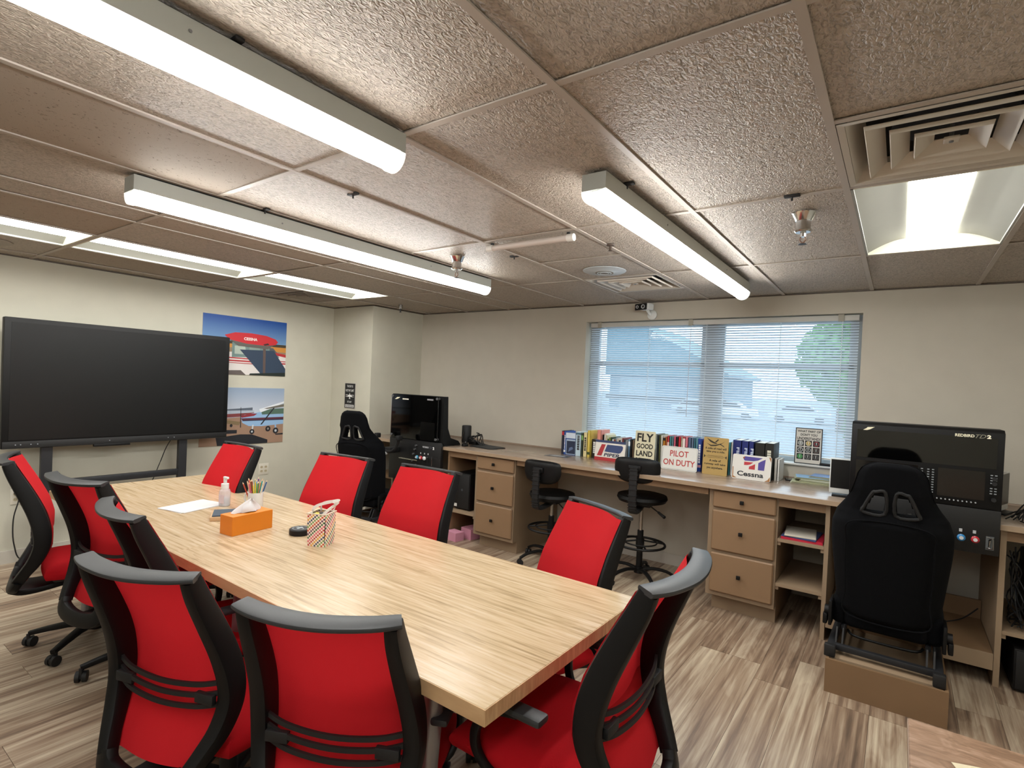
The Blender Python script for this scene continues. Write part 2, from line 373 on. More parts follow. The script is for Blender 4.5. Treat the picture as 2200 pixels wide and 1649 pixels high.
# ------------------------------------------------------------------ surface strip lights (2.44 m)
def strip_light(x, y0, y1, label):
    t = thing('strip_light', label, 'ceiling light', (x, (y0+y1)/2, H-.011), 0, None); L = abs(y1-y0)/2
    MB().box(-.035, .035, -L+.02, L-.02, 0, .010).build('shadow_gap_strip', M_dark, t, smooth=False)  # dark strip paints the shadow gap between housing and ceiling
    MB().prism([(-.05, 0), (.05, 0), (.05, -.062), (.034, -.07), (-.034, -.07), (-.05, -.062)], 'y', -L, L).build('housing', M_hous, t, smooth=False)
    sec = [(.049*math.cos(a), -.064-.052*math.sin(a)) for a in [PI*k/12 for k in range(13)]]
    MB().prism(sec, 'y', -L+.02, L-.02).build('diffuser', M_tube, t)
    for s in (-1, 1):
        MB().prism([(u*1.06, -.064+(v+.064)*1.08) for u, v in sec], 'y', s*L, s*(L-.022)).build('end_cap', mat('translucent_end_cap', (.9, .9, .85), .3, emit=TUBE*.03), t)
        MB().cyl((.051, s*L*.45, -.03), (.0525, s*L*.45, -.03), .004, n=8).build('screw', M_greym, t)
    return t
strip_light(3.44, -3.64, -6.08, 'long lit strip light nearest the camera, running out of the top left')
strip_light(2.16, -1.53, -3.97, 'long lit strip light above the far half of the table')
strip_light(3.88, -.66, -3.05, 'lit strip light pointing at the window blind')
strip_light(4.95, -4.6, -7.04, 'added strip light for fill, unseen behind the viewpoint')  # unseen lamp put in as fill light

# ------------------------------------------------------------------ recessed troffers
def troffer(x0, x1, y0, y1, label, lw=.105, lz=.07):
    xc, yc = (x0+x1)/2, (y0+y1)/2; W, L = (x1-x0)/2-.012, abs(y1-y0)/2-.012
    t = thing('recessed_light', label, 'ceiling light', (xc, yc, H), 0)
    MB().box(-W, W, -L, L, .085, .1).build('back_pan', M_hous, t, smooth=False)
    for s in (-1, 1):
        MB().grid(lambda a, b: Vector((s*(lw+(W-lw)*a), -L+2*L*b, .004+.07*math.cos(a*PI/2)**1.0*(1 if a < 1 else 0)+.0)), 10, 1).build('reflector', mat('white_reflector', '8c8c84', .5), t)
        MB().box(-W, W, s*L-s*.012, s*L, 0, .085).build('end_plate', mat('pale_end_plate', 'e4e2cf', .5), t, smooth=False)
        MB().box(s*W-s*.01, s*W, -L, L, 0, .01).build('side_rim', M_hous, t, smooth=False)
    MB().grid(lambda a, b: Vector((-lw+2*lw*a, -L+.014+(2*L-.028)*b, lz-.045*math.sin(a*PI))), 10, 1).build('diffuser', M_lit, t)
troffer(.07, .68, -1.187, -2.406, 'farthest of the recessed lights in a row near the left wall', .15, .062)
troffer(.07, .68, -2.406, -3.625, 'middle recessed light in the row near the left wall', .15, .062)
troffer(.07, .68, -3.625, -4.845, 'recessed light cut by the left edge of the picture', .15, .062)
troffer(.07, .68, -4.845, -6.06, 'recessed light out of view at the left')
troffer(4.649, 5.254, -1.187, -2.406, 'recessed light beside the large ceiling vent')
troffer(5.86, 6.47, -2.406, -3.625, 'added recessed fill light out of view at the right wall')  # added lamp, brightens the right part of the ceiling
troffer(4.649, 5.254, -4.845, -6.06, 'added recessed fill light out of view behind the viewpoint')  # added out of view to fill the room from behind

# ------------------------------------------------------------------ ceiling diffuser vents
def vent(x, y, s, label, n=3, mt=None):
    t = thing('ceiling_vent', label, 'air vent', (x, y, H), 0); mt = mt or mat('vent_enamel', 'beb7ac', .4)
    h = s/2-.012
    def frame(a, b, z0, z1):
        m = MB(); ring = lambda r, z: [(-r, -r, z), (r, -r, z), (r, r, z), (-r, r, z)]
        A, B = ring(a, z0), ring(b, z1)
        for i in range(4):
            j = (i+1) % 4; m.poly([A[i], A[j], B[j], B[i]])
        return m
    def cone(a, b, z0, z1, nm):
        o = frame(a, b, z0, z1)
        o.build(nm, mt, t, smooth=False).modifiers.new('s', 'SOLIDIFY').thickness = .0025
    cone(h, h*.93, 0, .002, 'outer_frame'); cone(h*.93, h*.78, .002, .07, 'throat')
    for k in range(n):
        a = h*(.76-.22*k); cone(a, a-h*.17, -.004, .030, 'louvre'); cone(a, a+.003, -.004, .006, 'louvre_lip')
    a = h*(.76-.22*n); MB().box(-a*.7, a*.7, -a*.7, a*.7, .0, .01, bev=.003).build('center_plate', mt, t, smooth=False)
    MB().cyl((0, 0, -.004), (0, 0, .09), .006).build('adjusting_rod', M_greym, t)
    MB().box(-h*.8, h*.8, -h*.8, h*.8, .075, .11).build('duct_boot', M_dark, t, smooth=False)
    MB().lathe([(h*.55, .07), (h*.55, .1)]).build('duct_collar', mat('dark_blue_duct', '10141f', .6), t)
vent(4.951, -2.713, .6, 'large square ceiling vent with nested louvres at the right')
vent(3.134, -.886, .6, 'square ceiling vent above the security camera')
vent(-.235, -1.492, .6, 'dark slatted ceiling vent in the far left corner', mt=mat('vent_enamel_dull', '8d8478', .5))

# round speakers
def speaker(x, y, r, label, m):
    t = thing('ceiling_speaker', label, 'speaker', (x, y, H-.002))
    MB().lathe([(0, -.012), (r*.45, -.012), (r*.5, -.006), (r*.9, -.006), (r, 0), (r, .004)], n=36).build('rim', m, t)
    MB().lathe([(0, -.016), (r*.42, -.014), (r*.46, -.004)], n=30).build('grille', mat('grey_grille', '77726b', .6, bump=.6, bscale=500), t)
    for q in (.2, .32): MB().tube([(r*q*math.cos(a*PI/8), r*q*math.sin(a*PI/8), -.016) for a in range(16)], .003, 6, True).build('ring', m, t)
speaker(3.13, -1.42, .15, 'round white ceiling speaker next to the vent above the camera', mat('speaker_white', 'aeb4b8', .35))
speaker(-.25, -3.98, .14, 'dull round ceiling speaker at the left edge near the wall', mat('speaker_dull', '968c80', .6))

# sprinklers
def sprinkler(x, y, label, s=1):
    t = thing('sprinkler', label, 'sprinkler', (x, y, H-.001)); t.scale = (s, s, s)
    MB().lathe([(.05, 0), (.047, -.004), (.033, -.035), (.03, -.036), (.03, -.07), (.036, -.078), (.03, -.085), (.012, -.085)], n=28).build('cup', M_chrome, t)
    MB().cyl((0, 0, -.08), (0, 0, -.105), .012).build('body', M_chrome, t)
    MB().tube([(-.008, 0, -.1), (-.012, 0, -.12), (0, 0, -.135)], .003).tube([(.008, 0, -.1), (.012, 0, -.12), (0, 0, -.135)], .003).build('frame_arms', C('7a5a48'), t)
    MB().lathe([(0, -.134), (.018, -.136), (.018, -.138), (0, -.138)], n=14).build('deflector', M_steel, t)
sprinkler(4.47, -2.16, 'chrome sprinkler head in front of the recessed light at the right')
sprinkler(2.445, -2.2, 'chrome sprinkler head beside the strip light over the table')
t = thing('sprinkler', 'small chrome sprinkler head by the corner pillar', 'sprinkler', (.31, -.72, H))
MB().lathe([(.024, 0), (.024, -.045), (.02, -.047), (0, -.047)]).build('cup', M_chrome, t); MB().cyl((0, 0, -.045), (0, 0, -.08), .007).lathe([(0, -.08), (.013, -.08), (.013, -.083), (0, -.083)]).build('body', M_steel, t)
t = thing('ceiling_sensor', 'tiny dark sprinkler stub near the round ceiling speaker', 'sprinkler', (3.47, -2.04, H))
MB().lathe([(.025, 0), (.022, -.006), (.008, -.008), (.008, -.03), (.012, -.035), (0, -.036)]).build('body', C('4c3f36'), t)

# unlit slim tube light
t = thing('slim_tube_light', 'slim unlit tube light clipped beside a ceiling bar', 'light fixture', (3.13, -2.375, H-.002))
MB().cyl((-.25, 0, -.03), (.25, 0, -.03), .017, n=14).build('tube', mat('milky_tube', 'c5bab2', .35), t)
for s in (-1, 1):
    MB().cyl((s*.25, 0, -.03), (s*.29, 0, -.03), .02, n=14).build('end_cap', M_white, t)
    MB().box(s*.255-.008, s*.255+.008, -.006, .006, -.03, 0).build('clip', M_blk2, t, smooth=False)

# ------------------------------------------------------------------ window, blind
win = MB().box(WX0, WX1, .13, .19, WZ0, WZ0+.05).box(WX0, WX1, .13, .19, WZ1-.05, WZ1).box(WX0, WX0+.05, .13, .19, WZ0+.05, WZ1-.05).box(WX1-.05, WX1, .13, .19, WZ0+.05, WZ1-.05)
window = win.build('window_1', mat('grey_window_frame', 'b9bec0', .5), smooth=False, kind='structure')
MB().box(3.40, 3.53, .125, .19, WZ0+.05, WZ1-.05).build('mullion', MATS['grey_window_frame'], window, smooth=False)
for a, b in ((WX0+.05, 3.40), (3.53, WX1-.05)):
    MB().box(a, b, .14, .18, 1.80, 1.85).box(a, a+.035, .14, .18, WZ0+.05, WZ1-.05).box(b-.035, b, .14, .18, WZ0+.05, WZ1-.05).build('sash', MATS['grey_window_frame'], window, smooth=False)
    MB().box(a, b, .158, .162, WZ0+.05, WZ1-.05).build('pane', M_glass, window, smooth=False)
MB().box(WX0-.0, WX1+.0, -.02, .13, WZ0-.0, WZ0+.012, bev=.004).build('window_sill', M_white, window)
bl = thing('window_blind', 'white horizontal blind covering the window above the books', 'blind', (3.425, .07, 0))
hw = 1.15
MB().box(-hw, hw, -.02, .02, 2.185, 2.228, bev=.003).build('headrail', mat('blind_headrail', 'c3c2bd', .4), bl)
for sx in (-1.05, -.14, 1.03): MB().box(sx-.02, sx+.02, -.026, .02, 2.18, 2.234).build('bracket', C('a39f92'), bl, smooth=False)
slat = MB().grid(lambda a, b: Vector((-hw+2*hw*a, (b-.5)*.0245, .0022*math.sin(b*PI))), 1, 6).mesh('slat', M_slat)
NS = 50; zt, zb = 2.168, 1.115
for k in range(NS):
    z = zt-(zt-zb)*k/(NS-1)
    obj('slat', slat, bl, (0, 0, z), (math.radians(41+random.uniform(-1, 1)), 0, 0))
MB().box(-hw, hw, -.013, .013, 1.088, 1.102, bev=.003).build('bottom_rail', M_white, bl)
for sx in (-1.0, -.53, .0, .60, 1.04):
    MB().cyl((sx, -.014, 1.1), (sx, -.014, 2.19), .0018, n=6).cyl((sx, .014, 1.1), (sx, .014, 2.19), .0018, n=6).build('ladder_cord', mat('white_cord', 'e6ecef', .6), bl)
MB().cyl((-.14, -.028, 1.35), (-.135, -.024, 2.18), .004, n=8).build('tilt_wand', M_clear, bl)

# outside world
gr = MB().box(-150, 150, .4, 260, -.6, -.5).build('ground_outside', mat('grey_asphalt_outside', '7d8790', .9, bump=.1), smooth=False, kind='structure')
t = thing('hangar', 'large gabled hangar seen through the blind', 'building', (-15, 50, -.5))
MB().box(-6.2, 5.6, 0, 14, 0, 4.0).build('wall', mat('blue_grey_siding', '5d7a8c', .7), t, smooth=False)
MB().prism([(-6.6, 9.6), (-3.2, 9.2), (6.4, 3.9), (6.4, 3.6), (-6.6, 3.6)], 'y', -.4, 14.5).build('roof', mat('blue_metal_roof', '48707f', .5), t, smooth=False)
MB().box(-5, -1, -.06, 0, 0, 3.4).build('door', mat('pale_hangar_door', '8797a0', .6), t, smooth=False)
MB().box(-6.5, 6.2, -.3, -.1, 1.0, 1.5).build('dark_band', C('1b2426'), t, smooth=False)
def car(x, y, c, lab, rz):
    t = thing('car', lab, 'car', (x, y, -.5), rz, 'cars parked outside the window')
    MB().prism([(-2.1, .3), (-2.15, .75), (-1.5, .9), (-.9, 1.4), (.7, 1.42), (1.3, .95), (2.1, .82), (2.2, .35)], 'y', -.85, .85).build('body', C(c, .3), t, smooth=False)
    for s in (-1, 1):
        MB().prism([(-1.35, .92), (-.85, 1.32), (.62, 1.34), (1.12, .95)], 'y', s*.855, s*.86).build('side_window', C('15191c', .3), t, smooth=False)
        for q in (-1.35, 1.35): MB().cyl((q, s*.7, .32), (q, s*.88, .32), .32, n=18).build('wheel', M_blk2, t)
for k, (x, y, c, n) in enumerate(((-6.6, 42, 'e8eaec', 'white'), (-1.4, 42, 'c9ccd0', 'silver'), (3.9, 43, 'dfe2e4', 'pale'), (-10.6, 46.5, 'b7bec4', 'grey'))):
    car(x, y, c, n + ' car parked outside beyond the blind, %s' % ('left of the window mullion', 'seen low in the right pane', 'at the right end of the row', 'beside the hangar')[(1, 1, 2, 3)[k]] if k else 'white car parked outside beyond the blind, left in the right pane', .1)
def tree(x, y, h, r, lab):
    t = thing('tree', lab, 'tree', (x, y, -.5)); R = random.Random(int(x*10))
    MB().cyl((0, 0, 0), (0, 0, h*.5), .25, .15, n=8).build('trunk', C('4b3b2c'), t)
    bm = bmesh.new()
    for _ in range(2600):
        u = Vector((R.gauss(0, 1), R.gauss(0, 1), R.gauss(0, 1))).normalized()*(R.random()**.33)
        p = Vector((u.x*r, u.y*r, h*.62+u.z*h*.4)); s_ = .14
        M = Euler((R.random()*6, R.random()*6, 0)).to_matrix()
        bm.faces.new([bm.verts.new(p+M@Vector(q)) for q in ((-s_, -s_, 0), (s_, -s_, 0), (s_, s_, 0), (-s_, s_, 0))])
    me = D.meshes.new('crown'); bm.to_mesh(me); bm.free(); me.materials.append(mat('green_leaves', '5f8a4a', .8)); obj('crown', me, t, kind='stuff')
tree(1.9, 34, 7.0, 2.6, 'leafy green tree seen through the right part of the blind')
tree(8.6, 50, 6.0, 2.8, 'green tree at the far right behind the blind')
tree(5.2, 9.5, 2.6, 1.3, 'low green shrub just outside the window at the right')

# ================================================================== built-in desk along the window wall
CT, FY = .92, -.80           # worktop height, cabinet face
wt = thing('worktop', 'long brown laminate worktop along the window wall', 'counter', (0, 0, 0))
MB().box(-.058, 6.4, -.845, -.001, CT-.03, CT, bev=.003).build('top', M_desk, wt)
MB().box(-.058, 6.4, -.849, -.845, CT-.032, CT-.002).build('edge_strip', mat('pale_edge_strip', 'a08a72', .4), wt, smooth=False)
MB().box(2.03, 3.745, FY-.005, FY+.015, CT-.085, CT-.03).build('apron', M_cab, wt, smooth=False)
MB().box(-.058, 6.4, -.014, -.001, CT, CT+.012).build('back_strip', M_desk, wt, smooth=False)
def cabinet(x0, x1, lab):
    t = thing('drawer_cabinet', lab, 'cabinet', ((x0+x1)/2, FY, 0)); w = (x1-x0)/2
    MB().box(-w, w, .0, .78, .115, CT-.031).build('carcass', M_cabd, t, smooth=False)
    MB().box(-w+.03, w, .07, .78, 0, .115).build('toe_kick', M_cabd, t, smooth=False)
    for z0, z1 in ((.755, .874), (.447, .735), (.145, .427)):
        d = MB().box(-w+.028, w-.012, -.02, .0, z0, z1, bev=.0085, seg=1).build('drawer', M_cab, t, smooth=False)
        MB().box(-.013, .013, -.045, -.03, (z0+z1)/2-.013, (z0+z1)/2+.013, bev=.003).cyl((0, -.031, (z0+z1)/2), (0, -.019, (z0+z1)/2), .006, n=10).build('knob', M_blk, d)
cabinet(1.545, 2.015, 'three drawer cabinet under the worktop nearer the corner, left of the stools')
cabinet(3.755, 4.215, 'three drawer cabinet under the worktop right of the stools')
def shelfunit(x0, x1, zs, lab, side=True, back=True, mtl=M_cabd):
    t = thing('shelf_unit', lab, 'shelf', ((x0+x1)/2, FY, 0)); w = (x1-x0)/2
    MB().box(-w, w, 0, .02, CT-.095, CT-.031).build('top_rail', M_cab, t, smooth=False)
    for z in zs:
        MB().box(-w+.001, w-.001, .0, .7, z-.02, z).build('shelf_board', M_boxedge, t, smooth=False)
        for s in (-1, 1): MB().box(s*w-s*.02, s*w, .01, .7, z-.045, z-.02).build('cleat', M_boxedge, t, smooth=False)
    return t, w
t, w_ = shelfunit(1.205, 1.544, [.295], 'open shelf bay holding the black computer left of the drawers')
MB().box(-w_-.02, -w_, -.003, .78, 0, CT-.031).build('side_panel', M_cab, t, smooth=False)
t, w_ = shelfunit(4.216, 4.495, [.605, .30], 'two tier open shelf bay with papers right of the drawers')
MB().box(w_, w_+.025, -.003, .78, .0, CT-.031).build('side_panel', M_boxedge, t, smooth=False)
t, w_ = shelfunit(5.375, 6.38, [.32], 'open shelf bay at the right edge holding computers')
MB().box(-w_-.027, -w_, -.003, .78, .0, CT-.031).build('side_panel', M_boxedge, t, smooth=False)
t = thing('foot_shelf', 'low brown shelf between the panels under the right simulator', 'shelf', (4.935, FY, 0))
MB().box(-.41, .41, .0, .6, .16, .18).build('shelf_board', M_box, t, smooth=False); MB().box(-.41, .41, -.012, .0, .09, .18).build('front_board', M_boxedge, t, smooth=False)
MB().box(-.41, .41, .6, .62, .0, .3).build('back_board', M_box, t, smooth=False)
t = thing('desk_side_panel', 'brown upright panel holding the worktop left of the corner simulator', 'panel', (.372, FY, 0))
MB().box(-.012, .012, 0, .78, 0, CT-.031).build('panel', M_boxedge, t, smooth=False)
MB().box(-.43, -.012, .0, .5, .48, .5).build('shelf_board', M_box, t, smooth=False)

# ================================================================== conference table
tab = thing('conference_table', 'long light oak conference table with red chairs around it', 'table', (2.235, -3.305, 0), math.radians(-.7))
TZ = .76
for s, nm in ((-1, 'tabletop'), (1, 'tabletop')):
    a, b = sorted((s*.0006, s*1.815))
    MB().box(a, b, -.478, .478, TZ-.045, TZ, bev=.0015, seg=1).build('tabletop', M_table, tab, smooth=False)
    for q in (-.4805, .478): MB().box(a, b, q, q+.0025, TZ-.044, TZ-.001).build('edge_band', M_edge, tab, smooth=False)
MB().box(1.815, 1.8175, -.48, .48, TZ-.044, TZ-.001).build('edge_band', M_edge, tab, smooth=False)
for x in (-1.5, -.35, .35, 1.5):
    MB().box(x-.03, x+.03, -.4, .4, TZ-.075, TZ-.045).build('crossbar', M_greym, tab, smooth=False)
    for s in (-1, 1):
        MB().cyl((x, s*.36, .02), (x, s*.33, TZ-.075), .022, .036, n=18).cyl((x, s*.36, 0), (x, s*.36, .02), .03, n=18).build('leg', mat('silver_table_leg', '9a9a9c', .35, .7), tab)

# ================================================================== red task chairs
PT = [(-.375, 1.045), (-.350, .985), (-.305, .89), (-.262, .79), (-.238, .70), (-.236, .62), (-.262, .54), (-.300, .475), (-.328, .425)]   # side rail: (y, z) from the top down
WD = [.205, .206, .212, .221, .229, .228, .212, .184, .158]
def prof(t):
    f = t*(len(PT)-1); i = min(int(f), len(PT)-2); k = f-i
    h = lambda A: A[i]*(1-k)+A[i+1]*k
    return h([p[0] for p in PT]), h([p[1] for p in PT]), h(WD)
def make_chair():
    t = thing('task_chair', 'x', 'chair')
    rail = smoothpath([(WD[i], PT[i][0], PT[i][1]) for i in range(len(PT))], 5)
    sec = lambda q: [(u*(1+.35*math.sin(q*PI)), v*(1+.55*math.sin(min(1, q*1.15)*PI))) for u, v in rrect(.040, .050, .010, 2)]
    m = MB()
    for s in (-1, 1): m.sweep([(s*p.x, p.y, p.z) for p in rail], sec, ref=(1, 0, 0))
    # lower U of the frame
    low = [(-.158, -.328, .435), (-.135, -.342, .400), (-.07, -.352, .383), (0, -.355, .378), (.07, -.352, .383), (.135, -.342, .400), (.158, -.328, .435)]
    m.sweep(smoothpath(low, 4), rrect(.07, .04, .012, 2), ref=(0, .25, 1))
    # tongue forward under the seat
    m.sweep(smoothpath([(0, -.36, .372), (0, -.31, .35), (0, -.22, .352), (0, -.08, .375)], 5), lambda q: rrect(.25-.09*q, .034, .012, 2), ref=(1, 0, 0))
    m.build('back_frame', M_blk, t)
    # top cap, a curved blade that leans rearwards
    cap = smoothpath([(-.226, -.372, 1.052), (-.16, -.398, 1.049), (-.07, -.415, 1.046), (0, -.419, 1.045), (.07, -.415, 1.046), (.16, -.398, 1.049), (.226, -.372, 1.052)], 5)
    cp = MB().sweep(cap, lambda q: rrect(.064-.012*abs(2*q-1)**3, .015, .006, 2), ref=(0, 1, .16))
    cp.build('top_cap', M_cap, t)
    def panel(a, b):
        def f(u, v):
            y, z, w_ = prof(u); s = (v-.5)*2
            return Vector((s*(w_+.012), y+.031+.016*math.sin(min(1, u*1.15)*PI)-.045*(1-min(1, abs(s)/.86)**2)**1.3*(.45+.55*(1-u)), z))
        return lambda u, v: f(a+(b-a)*u, v)
    MB().grid(panel(.004, .618), 20, 12).build('mesh_panel', M_red, t)
    MB().grid(panel(.615, .99), 12, 12).build('lower_mesh_panel', M_red, t)
    lb = MB()
    for z, w_ in ((.672, .226), (.640, .226), (.604, .222)):
        y0 = -.248
        lb.sweep(smoothpath([(-w_, y0, z+.02), (-w_*.6, y0-.026, z+.004), (0, y0-.036, z-.004), (w_*.6, y0-.026, z+.004), (w_, y0, z+.02)], 5), RECT(.014, .009), ref=(0, 0, 1))
    for s in (-1, 1): lb.box(s*.13, s*.20, -.280, -.262, .622, .654, bev=.003)
    lb.build('lumbar_support', M_blk2, t)
    # seat
    def seat(u, v):
        a, b = (u-.5)*2, (v-.5)*2
        x = a*.245*(1-.10*max(0, -b)**2-.04*b*b); y = .005+b*.235*(1-.06*a*a)
        e = max(abs(a), abs(b))
        return Vector((x, y, .502-.028*e**7-.02*max(0, b)**3+.006*a*a))
    sm = MB().grid(seat, 20, 20)
    def under(u, v):
        p = seat(u, v); a, b = (u-.5)*2, (v-.5)*2; return Vector((p.x, p.y, .425-.008*max(0, b)**2))
    sm.grid(under, 20, 20)
    def side(u, v):
        k = u*4; i = int(min(k, 3.999)); f = k-i
        uv = [(f, 0), (1, f), (1-f, 1), (0, 1-f)][i]
        p, q = seat(*uv), under(*uv); o = p.lerp(q, v); c = Vector((0, .005, 0)); d = Vector((o.x, o.y-.005, 0)); 
        return o + d.normalized()*(.012*math.sin(v*PI))
    sm.grid(side, 80, 6); sm.build('seat', M_redseat, t)
    MB().box(-.20, .20, -.19, .20, .405, .428, bev=.01).build('seat_pan', M_blk2, t)
    MB().box(-.085, .085, -.12, .10, .365, .41, bev=.012).cyl((.06, .02, .385), (.23, .05, .392), .006, n=8).box(.2, .26, .035, .07, .383, .398, bev=.004).build('tilt_mechanism', M_blk2, t)
    MB().cyl((0, 0, .20), (0, 0, .37), .024).cyl((0, 0, .1), (0, 0, .24), .031, n=20).build('gas_column', M_blk2, t)
    for s in (-1, 1):
        pth = smoothpath([(s*.262, -.03, .628), (s*.268, .05, .61), (s*.276, .10, .55), (s*.274, .10, .48), (s*.25, .06, .42), (s*.17, .04, .41)], 5)
        ar = MB().sweep(pth, rrect(.03, .022, .007, 2), ref=(0, 1, 0)).build('armrest', M_blk, t)
        MB().box(s*.262-.028, s*.262+.028, -.12, .11, .628, .652, bev=.010).build('arm_pad', M_cap, ar)
    b = MB().cyl((0, 0, .075), (0, 0, .125), .045, .038, n=20)
    for k in range(5):
        a = PI/2+.3+k*2*PI/5; c, s = math.cos(a), math.sin(a)
        b.sweep([(c*r, s*r, z) for r, z in ((.03, .105), (.12, .103), (.22, .088), (.30, .072))], lambda q: rrect(.046-.018*q, .034-.010*q, .006, 2), ref=(-s, c, 0))
    b.build('star_base', M_blk, t)
    cm = MB()
    for s in (-1, 1): cm.cyl((0, s*.006, .027), (0, s*.024, .027), .027, n=18)
    cm.box(-.018, .022, -.006, .006, .02, .052, bev=.003).cyl((-.012, 0, .04), (-.012, 0, .072), .009, n=10)
    cme = cm.mesh('caster', M_blk2)
    for k in range(5):
        a = PI/2+.3+k*2*PI/5; obj('caster', cme, t, (math.cos(a)*.295, math.sin(a)*.295, 0), a+.9+k*1.7)
    return t
chair0 = make_chair()
CH = [(1.13, -3.72, -.26, .02, 'red mesh task chair farthest left, seen nearly edge-on beside the wall outlet'),
      (1.64, -3.62, .18, -.01, 'second red task chair from the left on the near side of the table'),
      (2.42, -3.66, -.10, -.03, 'red task chair third from the left on the near side, mostly hidden by the next'),
      (2.93, -3.86, .31, -.06, 'large red task chair in the left foreground, back to the viewer'),
      (3.49, -3.69, .46, -.085, 'large red task chair in the centre foreground, back to the viewer'),
      (3.99, -3.36, 1.57, .025, 'red task chair at the near end of the table, seen from the side'),
      (.999, -3.19, 3.136, 0, 'red task chair across the table in front of the airplane posters'),
      (1.929, -2.96, 3.254, 0, 'red task chair across the table in front of the black racing seat'),
      (2.596, -2.90, 3.154, 0, 'red task chair across the table in front of the corner simulator'),
      (3.52, -2.83, 2.673, -.05, 'red task chair across the table in front of the drafting stools')]
for k, (x, y, a, dz, lab) in enumerate(CH):
    c = chair0 if k == 0 else dup(chair0, (0, 0, 0))
    c.location = (x, y, 0); c.rotation_euler = (0, 0, a); c['label'] = lab; c['group'] = 'red task chairs around the conference table'
    for ch in c.children:
        if k and ch.name.split('.')[0] not in ('star_base', 'caster', 'gas_column'): ch.location.z = dz
for ch in chair0.children:
    if ch.name.split('.')[0] not in ('star_base', 'caster', 'gas_column'): ch.location.z = CH[0][3]

# ================================================================== things on the table
def tb(x, y): return (x, y, TZ)
t = thing('tissue_box', 'orange tissue box with a white tissue pulled up', 'tissue box', (2.13, -3.385, TZ), math.radians(95))
MB().box(-.113, .113, -.052, .052, 0, .098, bev=.002, seg=1).build('carton', M_orange, t, smooth=False)
MB().prism(ell(0, 0, .06, .022, 20), 'z', .0981, .0988).build('opening', C('8a4a12'), t, smooth=False)
R_ = random.Random(3)
def tis(u, v):
    a = v*2*PI; k = 1-u; r = .050*k+.003; wob = 1+.35*math.sin(3*a+u*3)*(k*.8+.2)
    return Vector((r*1.35*wob*math.cos(a)+.02*u, r*.45*wob*math.sin(a)+.006*math.sin(a*2+u*5), 0.098+.062*u**.8+.006*math.sin(a*3)))
MB().grid(tis, 14, 36).build('tissue', M_paper, t)

t = thing('paper_stack', 'white sheets of paper lying on the far end of the table', 'paper', (1.43, -3.335, TZ), math.radians(12))
for k in range(3): MB().box(-.11, .11, -.145, .145, .0004+k*.0012, .0012+k*.0012).build('sheet', M_paper, t, (0, 0, 0), (0, 0, (-.06, .05, 0)[k]), smooth=False)
t = thing('clipboard_tray', 'shallow wooden tray with a dark folder on it behind the tissue box', 'tray', (1.83, -3.29, TZ), math.radians(60))
MB().box(-.12, .12, -.08, .08, 0, .024, bev=.003).build('tray', mat('pale_wood_tray', 'c2a27a', .5), t)
MB().box(-.11, .12, -.075, .075, .0242, .03).build('folder', C('31414f'), t, smooth=False)
t = thing('sanitizer_bottle', 'clear pump bottle of hand sanitizer', 'bottle', (1.53, -3.20, TZ))
MB().lathe([(.030, 0), (.032, .006), (.032, .085), (.027, .1), (.014, .108), (.014, .12)], n=24).build('bottle', M_clear, t)
MB().lathe([(0, .002), (.028, .002), (.028, .05), (0, .05)], n=20).build('liquid', mat('clear_gel', 'c9ccd0', .2), t)
MB().lathe([(.022, .105), (.022, .135), (.010, .138), (.010, .165)], n=20).box(-.012, .032, -.008, .008, .165, .178, bev=.003).build('pump', M_whitep, t)
MB().grid(lambda a, b: Vector((.0325*math.cos(-2.6+a*2), .0325*math.sin(-2.6+a*2), .02+.05*b)), 10, 1).build('label_sticker', C('c7b9bd'), t)
mug = thing('mug', 'white mug full of coloured pencils', 'mug', (1.70, -3.10, TZ), 3.5)
MB().lathe([(0, .0), (.04, 0), (.043, .004), (.043, .095), (.0395, .095), (.0395, .006), (0, .006)], n=28).build('body', M_whitep, mug)
MB().tube(smoothpath([(.04, 0, .08), (.065, 0, .085), (.078, 0, .055), (.065, 0, .025), (.04, 0, .02)], 6), .0055, 8).build('handle', M_whitep, mug)
pc = ['1f1a18', '5b2a6b', 'c95b7d', '2f7a4a', '1e6e8a', 'd9c23c', 'e08a3a', 'b04028', 'e5d9c8', '3a7d46', '6a3d8a', '214f8a', 'c94a34', '7bb04a', '151515', 'e0b090', '2a9a9a', '8a5a30', 'd4d046', '7a2048', '355e2a', 'e9e2d2', '4a90c0', '9a3a2a']
pcn = ['black', 'purple', 'rose', 'green', 'teal', 'yellow', 'orange', 'brick red', 'cream', 'leaf green', 'violet', 'blue', 'red', 'lime', 'jet black', 'peach', 'turquoise', 'brown', 'lemon', 'maroon', 'dark green', 'ivory', 'sky blue', 'rust']
for k, c in enumerate(pc):
    a = k*2.4; r = .012+.022*((k*7 % 10)/10); tip = r*2.3
    b0 = Vector((1.70+r*.6*math.cos(a), -3.10+r*.6*math.sin(a), TZ+.012)); b1 = Vector((1.70+tip*math.cos(a), -3.10+tip*math.sin(a), TZ+.165+.012*math.sin(k*1.7)))
    d = (b1-b0).normalized(); p = thing('pencil', pcn[k] + ' coloured pencil standing in the white mug', 'pencil', b0, 0, 'coloured pencils in the mug')
    MB().cyl((0, 0, 0), d*(b1-b0).length*.93, .0037, n=6).build('shaft', C(c), p, smooth=False)
    MB().cyl(d*(b1-b0).length*.93, d*(b1-b0).length, .0037, .0006, n=6).build('tip', C('dcc09a'), p, smooth=False)
t = thing('round_tin', 'low round black tin with a grey emblem beside the checked bag', 'tin', (2.375, -3.235, TZ), .6)
MB().lathe([(.05, 0), (.054, .004), (.054, .026), (.05, .03), (0, .03)], n=36).build('body', M_blk, t)
